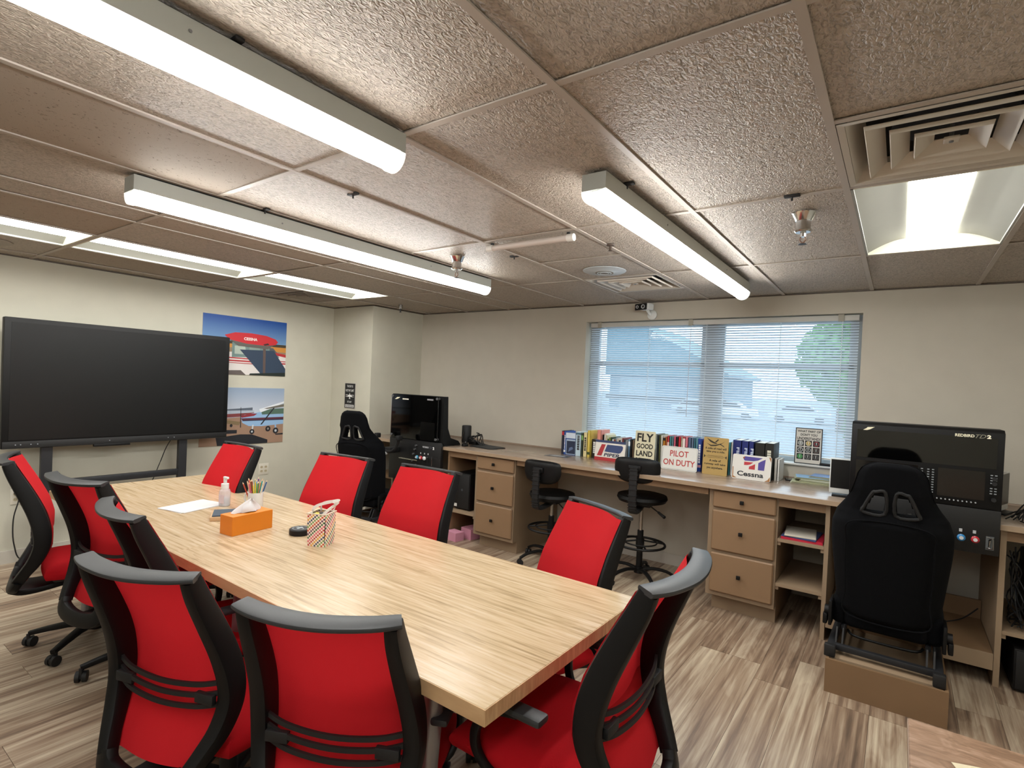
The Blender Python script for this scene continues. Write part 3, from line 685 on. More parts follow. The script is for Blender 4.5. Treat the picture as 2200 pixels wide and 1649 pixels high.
e = [(ell(0, 0, .04, .04, 30), C('70777a')), (ell(0, 0, .034, .034, 30), C('1a1c1d')), ([(-.02, -.006), (.0, .022), (.02, -.004), (.006, .0), (-.004, -.022)], C('9aa3a6')), ([(-.028, .01), (-.01, .014), (-.02, .02)], C('9aa3a6')), ([(.012, -.02), (.026, -.014), (.02, -.006)], C('9aa3a6'))]
o = art('emblem', e, t); o.rotation_euler = (-PI/2, 0, 0); o.location = (0, 0, .0300)
# checked bag: 12 x 18 cells as geometry colours
bag = thing('checked_bag', 'small square bag with multicoloured checks and white handles', 'bag', (2.592, -3.265, TZ), math.radians(24))
BW, BH = .047, .155
bm = bmesh.new(); pal = [C(x) for x in ('e9e0d0', 'b3403c', 'd9a441', '33475e', '6f9a5a', 'c0562f', '5b3050', '2f5a3a', 'd4637a')]
cells = 10
for f, (ax, ay) in enumerate(((-1, -1), (1, -1), (1, 1), (-1, 1))):
    bx, by = ((1, -1), (1, 1), (-1, 1), (-1, -1))[f]
    for i in range(cells):
        for j in range(18):
            P = []
            for (a, b) in ((i, j), (i+1, j), (i+1, j+1), (i, j+1)):
                u = a/cells; z = b/18; bul = .004*math.sin(u*PI)+.003*math.sin(z*PI); k = .93+.07*z
                x = (ax+(bx-ax)*u)*BW*k; y = (ay+(by-ay)*u)*BW*k; n = Vector(((ax+bx)/2, (ay+by)/2, 0)).normalized()
                P.append(bm.verts.new(Vector((x, y, z*BH))+n*bul))
            fc = bm.faces.new(P); fc.material_index = 0 if (i+j) % 2 else 1+((i-j)//2+3*(f)) % 8
bmesh.ops.remove_doubles(bm, verts=bm.verts, dist=1e-5); me = D.meshes.new('fabric'); bm.to_mesh(me); bm.free()
for m in pal: me.materials.append(m)
obj('fabric', me, bag)
MB().box(-BW*.93, BW*.93, -BW*.93, BW*.93, 0, .004).build('bottom', C('cfc6b8'), bag, smooth=False)
rimp = [(s*BW, q*BW, BH) for s, q in ((-1, -1), (1, -1), (1, 1), (-1, 1))]
MB().sweep(rimp, RECT(.004, .012), ref=(0, 0, 1), closed=True).build('trim', C('cbbba5'), bag)
MB().box(-.04, .04, -.04, .04, .06, .12).build('contents', C('4a3030'), bag, smooth=False)
for k, (x, y, c) in enumerate(((-.02, -.01, 'd8c24a'), (.015, .015, '9a3040'), (.02, -.02, '5a7a80'), (-.02, .02, '6a4a30'), (0, 0, '151515'))): MB().sphere((x, y, .135), .02, u=10, v=6).build('sweet', C(c), bag)
for s in (-1, 1):
    MB().sweep(smoothpath([(-.03, s*BW, BH-.01), (-.02, s*.03, BH+.03), (.03, s*.01+.01, BH+.05), (.075, -s*.02+.01, BH+.055), (.05, s*.035, BH+.02), (.03, s*BW, BH-.005)], 6), RECT(.014, .002), ref=(.2, .3, 1)).build('handle', C('d8d3cb'), bag)

# ================================================================== interactive display on its stand (faces +X)
tv = thing('display_screen', 'large black flat display on a wheeled stand in front of the left wall', 'television', (-.55, -2.98, 0), PI/2)
# local: x along the wall, facing -Y
MB().box(-.832, .832, 0, .06, .925, 1.915, bev=.008).build('casing', M_blk, tv)
MB().box(-.79, .79, -.002, .002, .99, 1.88).build('screen', mat('matt_display_glass', '090909', .4, spec=.3), tv, smooth=False)
MB().box(-.825, .825, -.006, .004, .928, .98, bev=.002).build('bottom_bezel', M_blk2, tv)
MB().box(-.26, .03-.03, -.012, .02, .908, .93, bev=.003).build('sensor_bar', M_blk, tv)
for x in (-.75, -.72, -.66, -.62, -.15, .3, .35): MB().cyl((x, -.0075, .955), (x, -.006, .955), .004, n=8).build('port_dot', C('8e9299'), tv)
MB().box(-.5, .5, .06, .12, 1.1, 1.7, bev=.01).build('back_housing', M_blk2, tv)
for s, x in ((-1, -.555), (1, .44)):
    MB().prism([(x-.035, .93), (x+.035, .93), (x+.035, .15), (x-.035, .15)], 'y', .02, .06).build('post', M_steel, tv, smooth=False)
    MB().box(x-.03, x+.03, -.35, .18, .09, .15, bev=.01).build('foot', M_steel, tv)
    for y in (-.32, .15): MB().cyl((x-.012, y, .035), (x+.012, y, .035), .035, n=16).cyl((x, y, .05), (x, y, .1), .008).build('caster', M_blk2, tv)
MB().box(-.52, .405, .02, .06, .60, .655, bev=.004).build('crossbar', M_steel, tv)
t = thing('power_cord', 'black cord hanging from the display to the wall', 'cord', (0, 0, 0))
MB().tube(smoothpath([(-.60, -2.62, .95), (-.63, -2.66, .85), (-.66, -2.70, .70), (-.67, -2.78, .5), (-.67, -3.0, .25), (-.7, -3.2, .012)], 6), .004, 6).build('cable', M_blk2, t)
t = thing('power_cord', 'black cord plugged into the outlet left of the first red chair', 'cord', (0, 0, 0))
MB().tube(smoothpath([(-.755, -3.665, .545), (-.73, -3.66, .50), (-.725, -3.69, .35), (-.73, -3.68, .15), (-.72, -3.62, .012), (-.6, -3.4, .008)], 6), .0045, 6).build('cable', M_blk2, t)
MB().cyl((-.772, -3.665, .55), (-.74, -3.665, .548), .017, n=12).build('plug', M_blk, t)
t = thing('power_cord', 'second black cord hanging down beside the left wall outlet', 'cord', (0, 0, 0))
MB().tube(smoothpath([(-.65, -3.49, .93), (-.67, -3.50, .6), (-.68, -3.50, .3), (-.69, -3.45, .01), (-.6, -3.3, .008)], 6), .004, 6).build('cable', M_blk2, t)

def outlet(x, y, z, lab, w=.115):
    t = thing('wall_outlet', lab, 'outlet', (x, y, z), PI/2)
    MB().box(-w/2, w/2, -.005, 0, -.062, .062, bev=.002).build('cover_plate', mat('ivory_plate', 'd3cec0', .4), t)
    for u in (-.024, .024):
        for v in (-.022, .022):
            q = MB().prism(ell(u, v, .016, .014, 16), 'y', -.0065, -.004).build('socket', C('b9ad90'), t, smooth=False)
            MB().box(u-.006, u-.004, -.0072, -.006, v-.004, v+.006).box(u+.004, u+.006, -.0072, -.006, v-.004, v+.006).build('slot', M_dark, q, smooth=False)
outlet(XL, -3.645, .52, 'double wall outlet with a black plug at the far left')
outlet(XL, -1.62, .53, 'empty double wall outlet below the airplane posters')

# ------------------------------------------------------------------ airplane posters, wall sign
def sky_mat(name, a, b, z0, z1):
    m = D.materials.new(name); m.use_nodes = True; N, L, q = nodes(m); tc = N.new('ShaderNodeTexCoord'); sp = N.new('ShaderNodeSeparateXYZ'); mr = N.new('ShaderNodeMapRange')
    L.new(tc.outputs['Object'], sp.inputs[0]); L.new(sp.outputs['Z'], mr.inputs[0]); mr.inputs[1].default_value = z0; mr.inputs[2].default_value = z1
    r = ramp(N, [(0, a), (1, b)]); L.new(mr.outputs[0], r.inputs[0]); L.new(r.outputs[0], q.inputs['Base Color']); q.inputs['Roughness'].default_value = .45; return m
def poster(z, lab): 
    t = thing('airplane_poster', lab, 'poster', (XL, -1.86, z), PI/2)
    MB().box(-.45, .45, -.006, 0, -.3, .3).build('panel', C('e8e4dc'), t, smooth=False); return t
S = lambda pts: [(u*.9-.45, .3-v*.6) for u, v in pts]      # picture fractions, v from the top
t = poster(1.85, 'upper wall poster of a red and white airplane wing under blue sky')
W_, R2, N_ = C('d8d2cf'), C('b02a30'), C('222c40')
art('picture', [(S([(0, 0), (1, 0), (1, .62), (0, .62)]), sky_mat('printed_blue_sky', '7fa6c4', '0f4a98', -.07, .28)),
    (S([(.0, .42), (1, .42), (1, .50), (.0, .50)]), C('3a3426')), (S([(0, .47), (1, .47), (1, .60), (0, .60)]), C('c28436')), (S([(0, .52), (1, .56), (1, .78), (0, .78)]), C('8d7a62')),
    (S([(.1, .62), (.5, .60), (.8, .58), (1, .62), (1, .90), (1, 1), (0, 1), (.0, .7)]), W_),
    (S([(.33, .44), (.76, .44), (.92, .66), (.33, .70)]), C('6d8481')), (S([(.36, .50), (.48, .48), (.50, .64), (.36, .64)]), C('a9b5aa')), (S([(.53, .48), (.66, .48), (.67, .62), (.54, .62)]), C('83948c')),
    (S([(.78, .49), (.83, .49), (.92, .63), (.80, .64)]), C('4e5458')), (S([(.86, .57), (.97, .59), (1, .60), (1, .65), (.88, .62)]), R2),
    (S([(.30, .70), (1, .72), (1, .735), (.30, .72)]), R2), (S([(.30, .745), (1, .755), (1, .78), (.30, .77)]), R2), (S([(.30, .79), (.7, .795), (.7, .81), (.3, .80)]), R2),
    (S([(.42, .56), (.84, .54), (1, .86), (1, 1), (.70, 1)]), C('2b3c52')), (S([(.70, .46), (.735, .46), (.74, .99), (.71, .99)]), C('5a4a44')),
    (S([(.28, .93), (.44, .92), (.50, 1), (.28, 1)]), C('5f5552')), (S([(.55, .97), (1, .93), (1, 1), (.54, 1)]), C('18231f')),
    (S([(.24, .33), (.36, .27), (.55, .26), (.74, .28), (.86, .33), (.89, .38), (.86, .43), (.74, .46), (.5, .45), (.30, .40)]), C('c0242e')),
    (S([(.30, .40), (.5, .45), (.74, .46), (.84, .44), (.76, .52), (.40, .50)]), C('5d5a55')), (S([(.70, .44), (.76, .41), (.78, .44), (.72, .46)]), C('3a2022'))], t, y=-.0062)
text('lettering', 'CESSNA', C('ece6e2'), t, (.545-.5)*.9, .3-.365*.6, .145, .030, y=-.0095, bold=.03)
t = poster(1.115, 'lower wall poster of a pale blue airplane parked on tarmac')
BL, BD = C('8fb2d6'), C('1b1d24')
art('picture', [(S([(0, 0), (1, 0), (1, .5), (0, .5)]), sky_mat('printed_grey_sky', 'c5cbd6', '8ea0b8', 0, .28)), (S([(0, .40), (.5, .36), (.6, .35), (.6, .45), (0, .46)]), C('57606e')),
    (S([(0, .50), (1, .48), (1, 1), (0, 1)]), C('9b7d68')), (S([(0, .42), (.3, .40), (.62, .40), (.62, .50), (0, .56)]), C('aab6c4')), (S([(.30, .46), (.62, .44), (.62, .50), (.30, .52)]), C('7c3a3c')), (S([(.28, .56), (.46, .60), (.44, .66), (.28, .62)]), C('7d6a4c')),
    (S([(0, .72), (.42, .74), (.42, .80), (0, .80)]), BD), (S([(.18, .86), (.46, .82), (.6, .83), (.80, .94), (.80, 1), (.20, 1)]), BD), (S([(.9, .84), (1, .83), (1, .86), (.9, .86)]), BD),
    (S([(.46, .52), (.50, .48), (.66, .44), (.74, .42), (1, .40), (1, .66), (.72, .69), (.56, .68), (.48, .62)]), BL),
    (S([(.46, .50), (.56, .46), (.66, .46), (.62, .50), (.47, .53)]), C('8a2a34')), (S([(.46, .54), (1, .53), (1, .565), (.48, .575)]), C('5c2a38')), (S([(.48, .575), (1, .565), (1, .585), (.48, .59)]), C('27304a')),
    (S([(.70, .40), (.80, .38), (.98, .37), (1, .37), (1, .47), (.72, .48)]), C('4f6a5c')), (S([(.68, .38), (.80, .33), (1, .24), (1, .27), (.86, .36), (.70, .44)]), C('dfe4ea')), (S([(.74, .37), (1, .29), (1, .34), (.78, .38)]), C('6d6a60')),
    (S([(.86, .36), (.88, .36), (.72, .66), (.70, .66)]), BD), (S([(.885, .66), (.905, .66), (.91, .76), (.89, .76)]), BL), (S([(.60, .66), (.62, .66), (.61, .76), (.595, .76)]), C('c8d0d8')),
    (S(ell(.60, .78, .030, .045)), BD), (S(ell(.60, .78, .012, .018)), C('b9c0c6')), (S(ell(.80, .74, .033, .050)), BD), (S(ell(.80, .74, .013, .020)), C('8b8580')), (S(ell(.90, .78, .036, .055)), BD), (S(ell(.90, .78, .015, .024)), C('b9c0c6')),
    (S([(.455, .34), (.46, .34), (.465, .70), (.455, .70)]), BD), (S(ell(.35, .66, .016, .028)), BD)], t, y=-.0062)
t = thing('wall_sign', 'small black sign with white words about the sky on the corner pillar', 'sign', (-.41, -.79, 1.356))
MB().box(-.1, .1, -.006, 0, -.152, .152, bev=.002).build('plate', C('b5b0a8'), t); MB().box(-.092, .092, -.0075, -.005, -.144, .144).build('face', C('17181a'), t, smooth=False)
for s_, z, w_, h in (('THE SKY IS', .112, .11, .026), ('NOT MY LIMIT', .062, .15, .028), ("IT'S MY", -.072, .08, .022)): text('lettering', s_, C('d8d8d6'), t, 0, z, w_, h, y=-.009, bold=.02)
art('stripe', [([(-.08, -.135), (.08, -.135), (.08, -.105), (-.08, -.105)], C('d8d8d6')), ([(-.075, .012), (-.02, .012), (-.02, .004), (-.075, .004)], C('c9c9c7')), ([(.02, .012), (.075, .012), (.075, .004), (.02, .004)], C('c9c9c7')), ([(-.075, -.008), (.075, -.008), (.075, -.014), (-.075, -.014)], C('c9c9c7')), ([(0, .035), (.008, .012), (.045, -.006), (.045, -.014), (.008, -.006), (.005, -.026), (.018, -.036), (-.018, -.036), (-.005, -.026), (-.008, -.006), (-.045, -.014), (-.045, -.006), (-.008, .012)], C('eeeeec'))], t, y=-.008)
text('lettering', 'PLAYGROUND', C('17181a'), t, 0, -.12, .145, .018, y=-.0095, bold=.02)

# ================================================================== security camera
t = thing('security_camera', 'black and white security camera above the window', 'camera', (2.93, -.005, 2.30))
MB().lathe([(.045, 0), (.045, .012), (.03, .022), (0, .022)], n=28, M=Matrix.Rotation(PI/2, 4, 'X')).build('wall_mount', M_whitep, t, (0.01, 0, -.02))
MB().tube([(0, -.02, -.02), (-.005, -.06, 0), (-.02, -.08, .03)], .012, 10).build('ball_joint', M_whitep, t)
MB().box(-.055, .06, -.13, -.045, .015, .075, bev=.012).build('housing', M_whitep, t, rot=(0, 0, -.25))
f = MB().box(-.088, .042, -.142, -.128, .012, .072, bev=.007).build('front_face', M_blk, t, rot=(0, 0, -.25))
for x, r in ((-.058, .014), (.006, .019)):
    MB().lathe([(r, 0), (r, .004), (r*.75, .004), (r*.7, 0)], n=20, M=Matrix.Rotation(PI/2, 4, 'X')).build('lens_ring', C('c9cdd0'), f, (x, -.142, .042))
    MB().lathe([(r*.6, 0), (r*.4, .004), (0, .005)], n=16, M=Matrix.Rotation(PI/2, 4, 'X')).build('lens', M_gloss, f, (x, -.142, .042))

# ================================================================== racing seats
def racing_seat(loc, rot, lab, box=True):
    t = thing('racing_seat', lab, 'chair', loc, rot, 'black racing seats at the flight simulators')
    Z0, Z1 = .37, 1.255
    prof_ = [(.37, .195), (.42, .232), (.50, .242), (.60, .252), (.72, .264), (.82, .272), (.90, .270), (.97, .248), (1.03, .208), (1.08, .180), (1.14, .163), (1.19, .152), (1.225, .132), (1.247, .10), (1.255, .07)]
    def hw(z):
        for (a, b), (c, d) in zip(prof_, prof_[1:]):
            if z <= c: k = (z-a)/(c-a); return b+(d-b)*k
        return prof_[-1][1]
    tri = lambda x, z: .033 < abs(x) < .118-.55*max(0, z-1.0) and .985 < z < 1.095 and abs(x) > .03+.0*z
    def hole(x, z): # trapezoid either side of the centre
        ax = abs(x); return .99 < z < 1.09 and .026 < ax < (.115-(z-.99)*.45)
    bm = bmesh.new(); nu, nv = 64, 84; F, B = [], []
    for j in range(nv+1):
        z = Z0+(Z1-Z0)*j/nv; w_ = hw(z); rf, rb = [], []
        for i in range(nu+1):
            s = -1+2*i/nu; x = s*w_; e = (1-min(1, abs(s))**4)**.5; ez = min(1, (z-Z0)/.03+.15, (Z1-z)/.02+.15)
            lean = -.18*(z-.40); bol = .10*abs(s)**3*(1 if z < .95 else max(0, 1-(z-.95)/.15))
            th = (.052-.030*max(0, min(1, (z-.92)/.07)))*e*ez
            yb = -.02+lean-th-.012*math.cos(s*PI/2)+.012*max(0, abs(s)-.75)*4
            yf = -.02+lean+th+bol
            rb.append(bm.verts.new((x, yb+bol*.72, z))); rf.append(bm.verts.new((x, yf, z)))
        F.append(rf); B.append(rb)
    H_ = [[hole((F[j][i].co.x+F[j][i+1].co.x)/2, (F[j][i].co.z+F[j+1][i].co.z)/2) for i in range(nu)] for j in range(nv)]
    for j in range(nv):
        for i in range(nu):
            if H_[j][i]:
                for dj, di, a, b in ((-1, 0, (0, 0), (0, 1)), (1, 0, (1, 0), (1, 1)), (0, -1, (0, 0), (1, 0)), (0, 1, (0, 1), (1, 1))):
                    if not H_[j+dj][i+di]:
                        bm.faces.new((F[j+a[0]][i+a[1]], F[j+b[0]][i+b[1]], B[j+b[0]][i+b[1]], B[j+a[0]][i+a[1]]))
                continue
            for G in (F, B): bm.faces.new((G[j][i], G[j][i+1], G[j+1][i+1], G[j+1][i]))
    for j in range(nv):
        for i in (0, nu): bm.faces.new((F[j][i], F[j+1][i], B[j+1][i], B[j][i]))
    for j in (0, nv):
        for i in range(nu): bm.faces.new((F[j][i], F[j][i+1], B[j][i+1], B[j][i]))
    m = MB(); m.bm.free(); m.bm = bm; m.build('backrest', M_fab, t)
    for s in (-1, 1):
        pts = [(s*.024, .985), (s*.120, .985), (s*.112, 1.02), (s*.080, 1.092), (s*.066, 1.10), (s*.024, 1.10)]
        MB().tube(smoothpath([(x, -.02-.18*(z-.4)-.036, z) for x, z in pts], 4, True), .009, 8, True).build('belt_slot_rim', mat('slot_rim_rubber','0a0a0b',.7), t)
    MB().tube(smoothpath([(-.165, -.095, .40), (-.185, -.105, .55), (-.19, -.14, .80), (-.16, -.17, .93), (.16, -.17, .93), (.19, -.14, .80), (.185, -.105, .55), (.165, -.095, .40)], 6, True), .004, 6, True).build('piping', M_fab, t)
    # seat cushion
    MB().box(-.19, .19, -.02, .50, .30, .40, bev=.035, seg=4).build('seat_cushion', M_fab, t)
    for s in (-1, 1):
        MB().box(s*.175-s*.0, s*.255, .0, .46, .30, .455, bev=.035, seg=4).build('side_bolster', M_fab, t)
        MB().box(s*.245, s*.262, -.06, .08, .30, .44, bev=.006).cyl((s*.25, -.01, .37), (s*.285, -.01, .37), .03, n=16).box(s*.268, s*.29, -.05, .03, .30, .36, bev=.006).build('recline_bracket', M_vinyl, t)
    # sub frame
    zb = .20
    for s in (-1, 1):
        MB().box(s*.235-.018, s*.235+.018, -.165, .52, zb, zb+.035, bev=.004).build('runner_tube', M_steel, t)
        MB().box(s*.235-.026, s*.235+.026, -.19, -.15, zb-.022, zb+.042, bev=.005).build('end_foot', M_blk2, t)
        MB().prism([(-.11, zb+.035), (.02, zb+.035), (.0, .31), (-.07, .31)], 'x', s*.185-.004, s*.185+.004).prism([(-.11, zb+.035), (.02, zb+.035), (.0, .31), (-.07, .31)], 'x', s*.215-.004, s*.215+.004).build('mounting_plate', M_blk2, t, smooth=False)
        MB().box(s*.19-.012, s*.19+.012, .0, .42, .275, .30).build('slide_rail', M_steel, t, smooth=False)
    for y, z in ((-.115, zb+.018), (.42, zb+.018)): MB().box(-.225, .225, y-.016, y+.016, z-.016, z+.016, bev=.003).build('cross_tube', M_steel, t)
    MB().tube(smoothpath([(-.17, .03, .27), (-.12, -.02, .262), (.12, -.02, .262), (.17, .03, .27)], 5), .007, 8).build('slide_lever', M_vinyl, t)
    return t
def plinth(x0, x1, y0, y1, lab):
    t = thing('seat_plinth', lab, 'platform', ((x0+x1)/2, (y0+y1)/2, 0)); X, Y = (x1-x0)/2, (y1-y0)/2
    MB().box(-X, X, -Y, -Y+.015, 0, .178).build('front_board', M_box, t, smooth=False); MB().box(-X, X, Y-.015, Y, 0, .178).build('rear_board', M_box, t, smooth=False)
    for s in (-1, 1): MB().box(s*X-s*.015, s*X, -Y+.015, Y-.015, 0, .178).build('side_board', M_box, t, smooth=False)
    MB().box(-X+.015, X-.015, -Y+.015, Y-.015, .12, .135).build('top_board', M_boxedge, t, smooth=False)
    MB().box(-X+.015, X-.015, -Y+.04, -Y+.15, .135, .178).build('support_rail', M_boxedge, t, smooth=False)
plinth(4.59, 5.112, -1.50, -.84, 'brown wooden plinth carrying the right racing seat')
racing_seat((4.843, -1.285, 0), math.radians(-1), 'black racing seat in front of the right simulator, back to the viewer')
racing_seat((.55, -1.36, 0), math.radians(13), 'black racing seat in front of the corner simulator by the pillar')
plinth(.28, .80, -1.60, -.9, 'dark low platform under the corner racing seat')

# ================================================================== flight simulators
def bird(name, t, x, z, w_, h_, c='e6e0c4', y=-.001):
    art(name, [([(x, z), (x+w_*.30, z+h_*.55), (x+w_*.38, z+h_*.85), (x+w_, z+h_), (x+w_*.62, z+h_*.30), (x+w_*.35, z)], C(c))], t, y=y)
sim = thing('flight_simulator', 'large black desktop flight simulator on the worktop at the right', 'flight simulator', (4.978, -.87, 0))
W2 = .358
MB().prism([(0, .985), (0, 1.425), (.03, 1.44), (.22, 1.44), (.44, 1.25), (.50, .985), (.50, .922), (.03, .922)], 'x', -W2, W2).build('cabinet', M_vinyl, sim, smooth=False)
MB().box(-W2, W2, -.012, .02, .745, .995, bev=.004).build('control_console', mat('black_console', '0b0b0c', .5), sim)
MB().box(-W2+.0, W2-.0, -.012, .0, 1.0, 1.425, bev=.003).build('front_panel', M_vinyl, sim)
MB().box(-W2+.03, W2-.03, -.0135, -.011, 1.225, 1.395).build('upper_screen', M_gloss, sim, smooth=False)
MB().box(.075, W2-.075, -.0135, -.011, 1.045, 1.205).build('instrument_screen', mat('dark_instrument_screen', '171412', .12), sim, smooth=False)
MB().box(-W2+.03, -.02, -.0135, -.011, 1.045, 1.205).build('instrument_screen', MATS['dark_instrument_screen'], sim, smooth=False)
for k in range(14): MB().cyl((-.0+.019*k, -.02, 1.028), (-.0+.019*k, -.011, 1.028), .0038, n=8).build('button', C('a9acae'), sim)
for cx, n, cc in ((.0, 10, 1), (.03, 11, 1), (.052, 10, 1), (.31-.0, 8, 2)):
    for k in range(n):
        for q in range(cc):
            if cc == 2 and k == 4: continue
            MB().box(cx+q*.018-.005, cx+q*.018+.005, -.018, -.011, 1.19-k*.0145-.003, 1.19-k*.0145+.002).build('key', C('8c9194'), sim, smooth=False)
for z in (1.19, 1.165, 1.075): MB().cyl((.322, -.03, z-.02), (.322, -.011, z-.02), .011, n=14).build('dial_knob', M_blk2, sim)
text('lettering', 'REDBIRD', C('e8e2c6'), sim, .185, 1.407-.006, .085, .016, y=-.0142, bold=.03)
text('lettering', 'TD', C('8a8674'), sim, .255, 1.405-.004, .045, .021, y=-.0142, shear=.4)
text('lettering', '2', C('f1ecd4'), sim, .29, 1.405-.004, .018, .021, y=-.0142, bold=.05)
bird('emblem', sim, -.30, 1.392, .06, .022, y=-.0142)
def lever(t, x, z, c, y=-.012):
    MB().cyl((x, y-.05, z), (x, y, z+.008), .006, n=10).build('lever_shaft', M_chrome, t)
    MB().lathe([(0, 0), (.012, .001), (.019, .006), (.019, .016), (.013, .021), (0, .021)], n=14, M=Matrix.Rotation(PI/2, 4, 'X')).build('lever_knob', C(c, .3), t, (x, y-.045, z))
    MB().lathe([(0, .0), (.010, .0), (.010, .003), (0, .003)], n=12, M=Matrix.Rotation(PI/2, 4, 'X')).build('knob_cap', C('d9dadb', .3), t, (x, y-.066, z))
for x, c in ((.13, '1a1a1a'), (.19, '2c7fb8'), (.25, 'b32430')):
    lever(sim, x-.0, .832, c); MB().box(x-.007, x+.007, -.016, -.011, .855, .872).build('legend_label', C('b9bbbc'), sim, smooth=False)
MB().tube([(.305, -.012, .845), (.33, -.03, .845), (.33, -.03, .785), (.305, -.012, .785)], .004, 8).tube([(.315, -.012, .79), (.315, -.02, .83), (.322, -.028, .84)], .005).build('flap_handle', M_chrome, sim)
MB().box(.30, .335, -.0135, -.011, .775, .85).build('flap_plate', C('5c5f60'), sim, smooth=False)
MB().box(-.22, -.10, -.10, -.01, .80, .90, bev=.01).build('yoke_column', M_blk2, sim)
MB().tube(smoothpath([(-.27, -.10, .93), (-.28, -.11, .86), (-.22, -.10, .84), (-.10, -.10, .84), (-.04, -.11, .86), (-.05, -.10, .93)], 5), .014, 10).build('yoke_handle', M_blk2, sim)

sl = thing('flight_simulator', 'black desktop flight simulator with a clear front cover in the corner', 'flight simulator', (.775, -.86, 0))
W1 = .375
MB().prism([(0, .94), (0, 1.42), (.06, 1.42), (.075, 1.10), (.12, 1.0), (.24, .965), (.28, .922), (.03, .922)], 'x', -W1, W1).build('cabinet', M_vinyl, sl, smooth=False)
MB().box(-W1+.02, W1-.05, -.03, -.026, .96, 1.415).build('cover_sheet', M_gloss, sl, smooth=False)
for s in (-W1+.035, W1-.065):
    for z in (.985, 1.395): MB().cyl((s, -.04, z), (s, 0, z), .013, n=12).build('standoff', M_greym, sl)
for s in (-W1+.02, W1-.052): MB().box(s, s+.006, -.034, -.026, .965, 1.40).build('chrome_edge', M_chrome, sl, smooth=False)
MB().box(-W1, W1, -.02, .02, .515, .955, bev=.005).build('control_console', MATS['black_console'], sl)
bird('emblem', sl, -.31, 1.365, .085, .024, y=-.0305)
for x, z, w_, h_, c in ((-.19, 1.365, .09, .013, 'd6d2c6'), (.17, 1.375, .085, .014, '8f8c90'), (.155, 1.125, .06, .008, 'e4e2d0'), (.12, 1.075, .02, .008, 'cfcdbd'), (.13, 1.05, .14, .008, 'e4e2d0'), (.2, 1.025, .04, .007, 'd8d6c4'), (.13, 1.01, .08, .01, 'e4e2d0')):
    MB().box(x, x+w_, -.0315, -.030, z, z+h_).build('placard', C(c), sl, smooth=False)
MB().box(.09, .29, -.032, -.0305, .965, 1.15).build('dark_sub_screen', C('000000', .3), sl, smooth=False)
text('lettering', 'REDBIRD', C('b9b9bc'), sl, .165, .895, .085, .016, y=-.021, bold=.03)
text('lettering', 'TD', C('5e5e62'), sl, .235, .895, .04, .02, y=-.021, shear=.4)
text('lettering', '2', C('e8e8e8'), sl, .275, .893, .022, .028, y=-.021, bold=.06)
for x, c in ((.10, '3f8fb0'), (.155, 'b7262f'), (.205, 'e2e2e2')):
    lever(sl, x, .79, c, -.02); MB().box(x-.005, x+.005, -.024, -.019, .82, .835).build('legend_label', C('c0c0c0'), sl, smooth=False)
MB().tube([(.25, -.02, .80), (.285, -.05, .79), (.285, -.05, .72), (.25, -.02, .71)], .004, 8).build('flap_handle', M_chrome, sl)
for k in range(12):
    MB().cyl((-.20+k*.022, -.03, .745), (-.20+k*.022, -.02, .745), .0055, n=8).cyl((-.20+k*.022, -.045, .75), (-.20+k*.022, -.03, .745), .0022, n=6).build('toggle_switch', C('a8a490'), sl)
for k, (x, z) in enumerate(((.035, .90), (.02, .86), (-.0, .81), (.04, .78), (-.01, .74), (.035, .70))): MB().cyl((x, -.04, z), (x, -.02, z), .009, n=12).build('dial_knob', M_greym, sl)
MB().box(-.30, -.21, -.16, -.02, .80, .86, bev=.01).build('yoke_column', M_blk2, sl)
MB().tube(smoothpath([(-.40, -.17, .97), (-.41, -.18, .90), (-.36, -.17, .84), (-.24, -.17, .82), (-.14, -.18, .84), (-.10, -.17, .90), (-.07, -.17, .97)], 5), .016, 10).build('yoke_handle', M_blk2, sl)
for x in (-.40, -.07): MB().box(x-.022, x+.022, -.20, -.14, .95, 1.0, bev=.008).build('yoke_grip', M_blk2, sl)
MB().cyl((-.255, -.19, .80), (-.255, -.165, .80), .018, n=16).build('yoke_badge', C('cfcfcf'), sl)

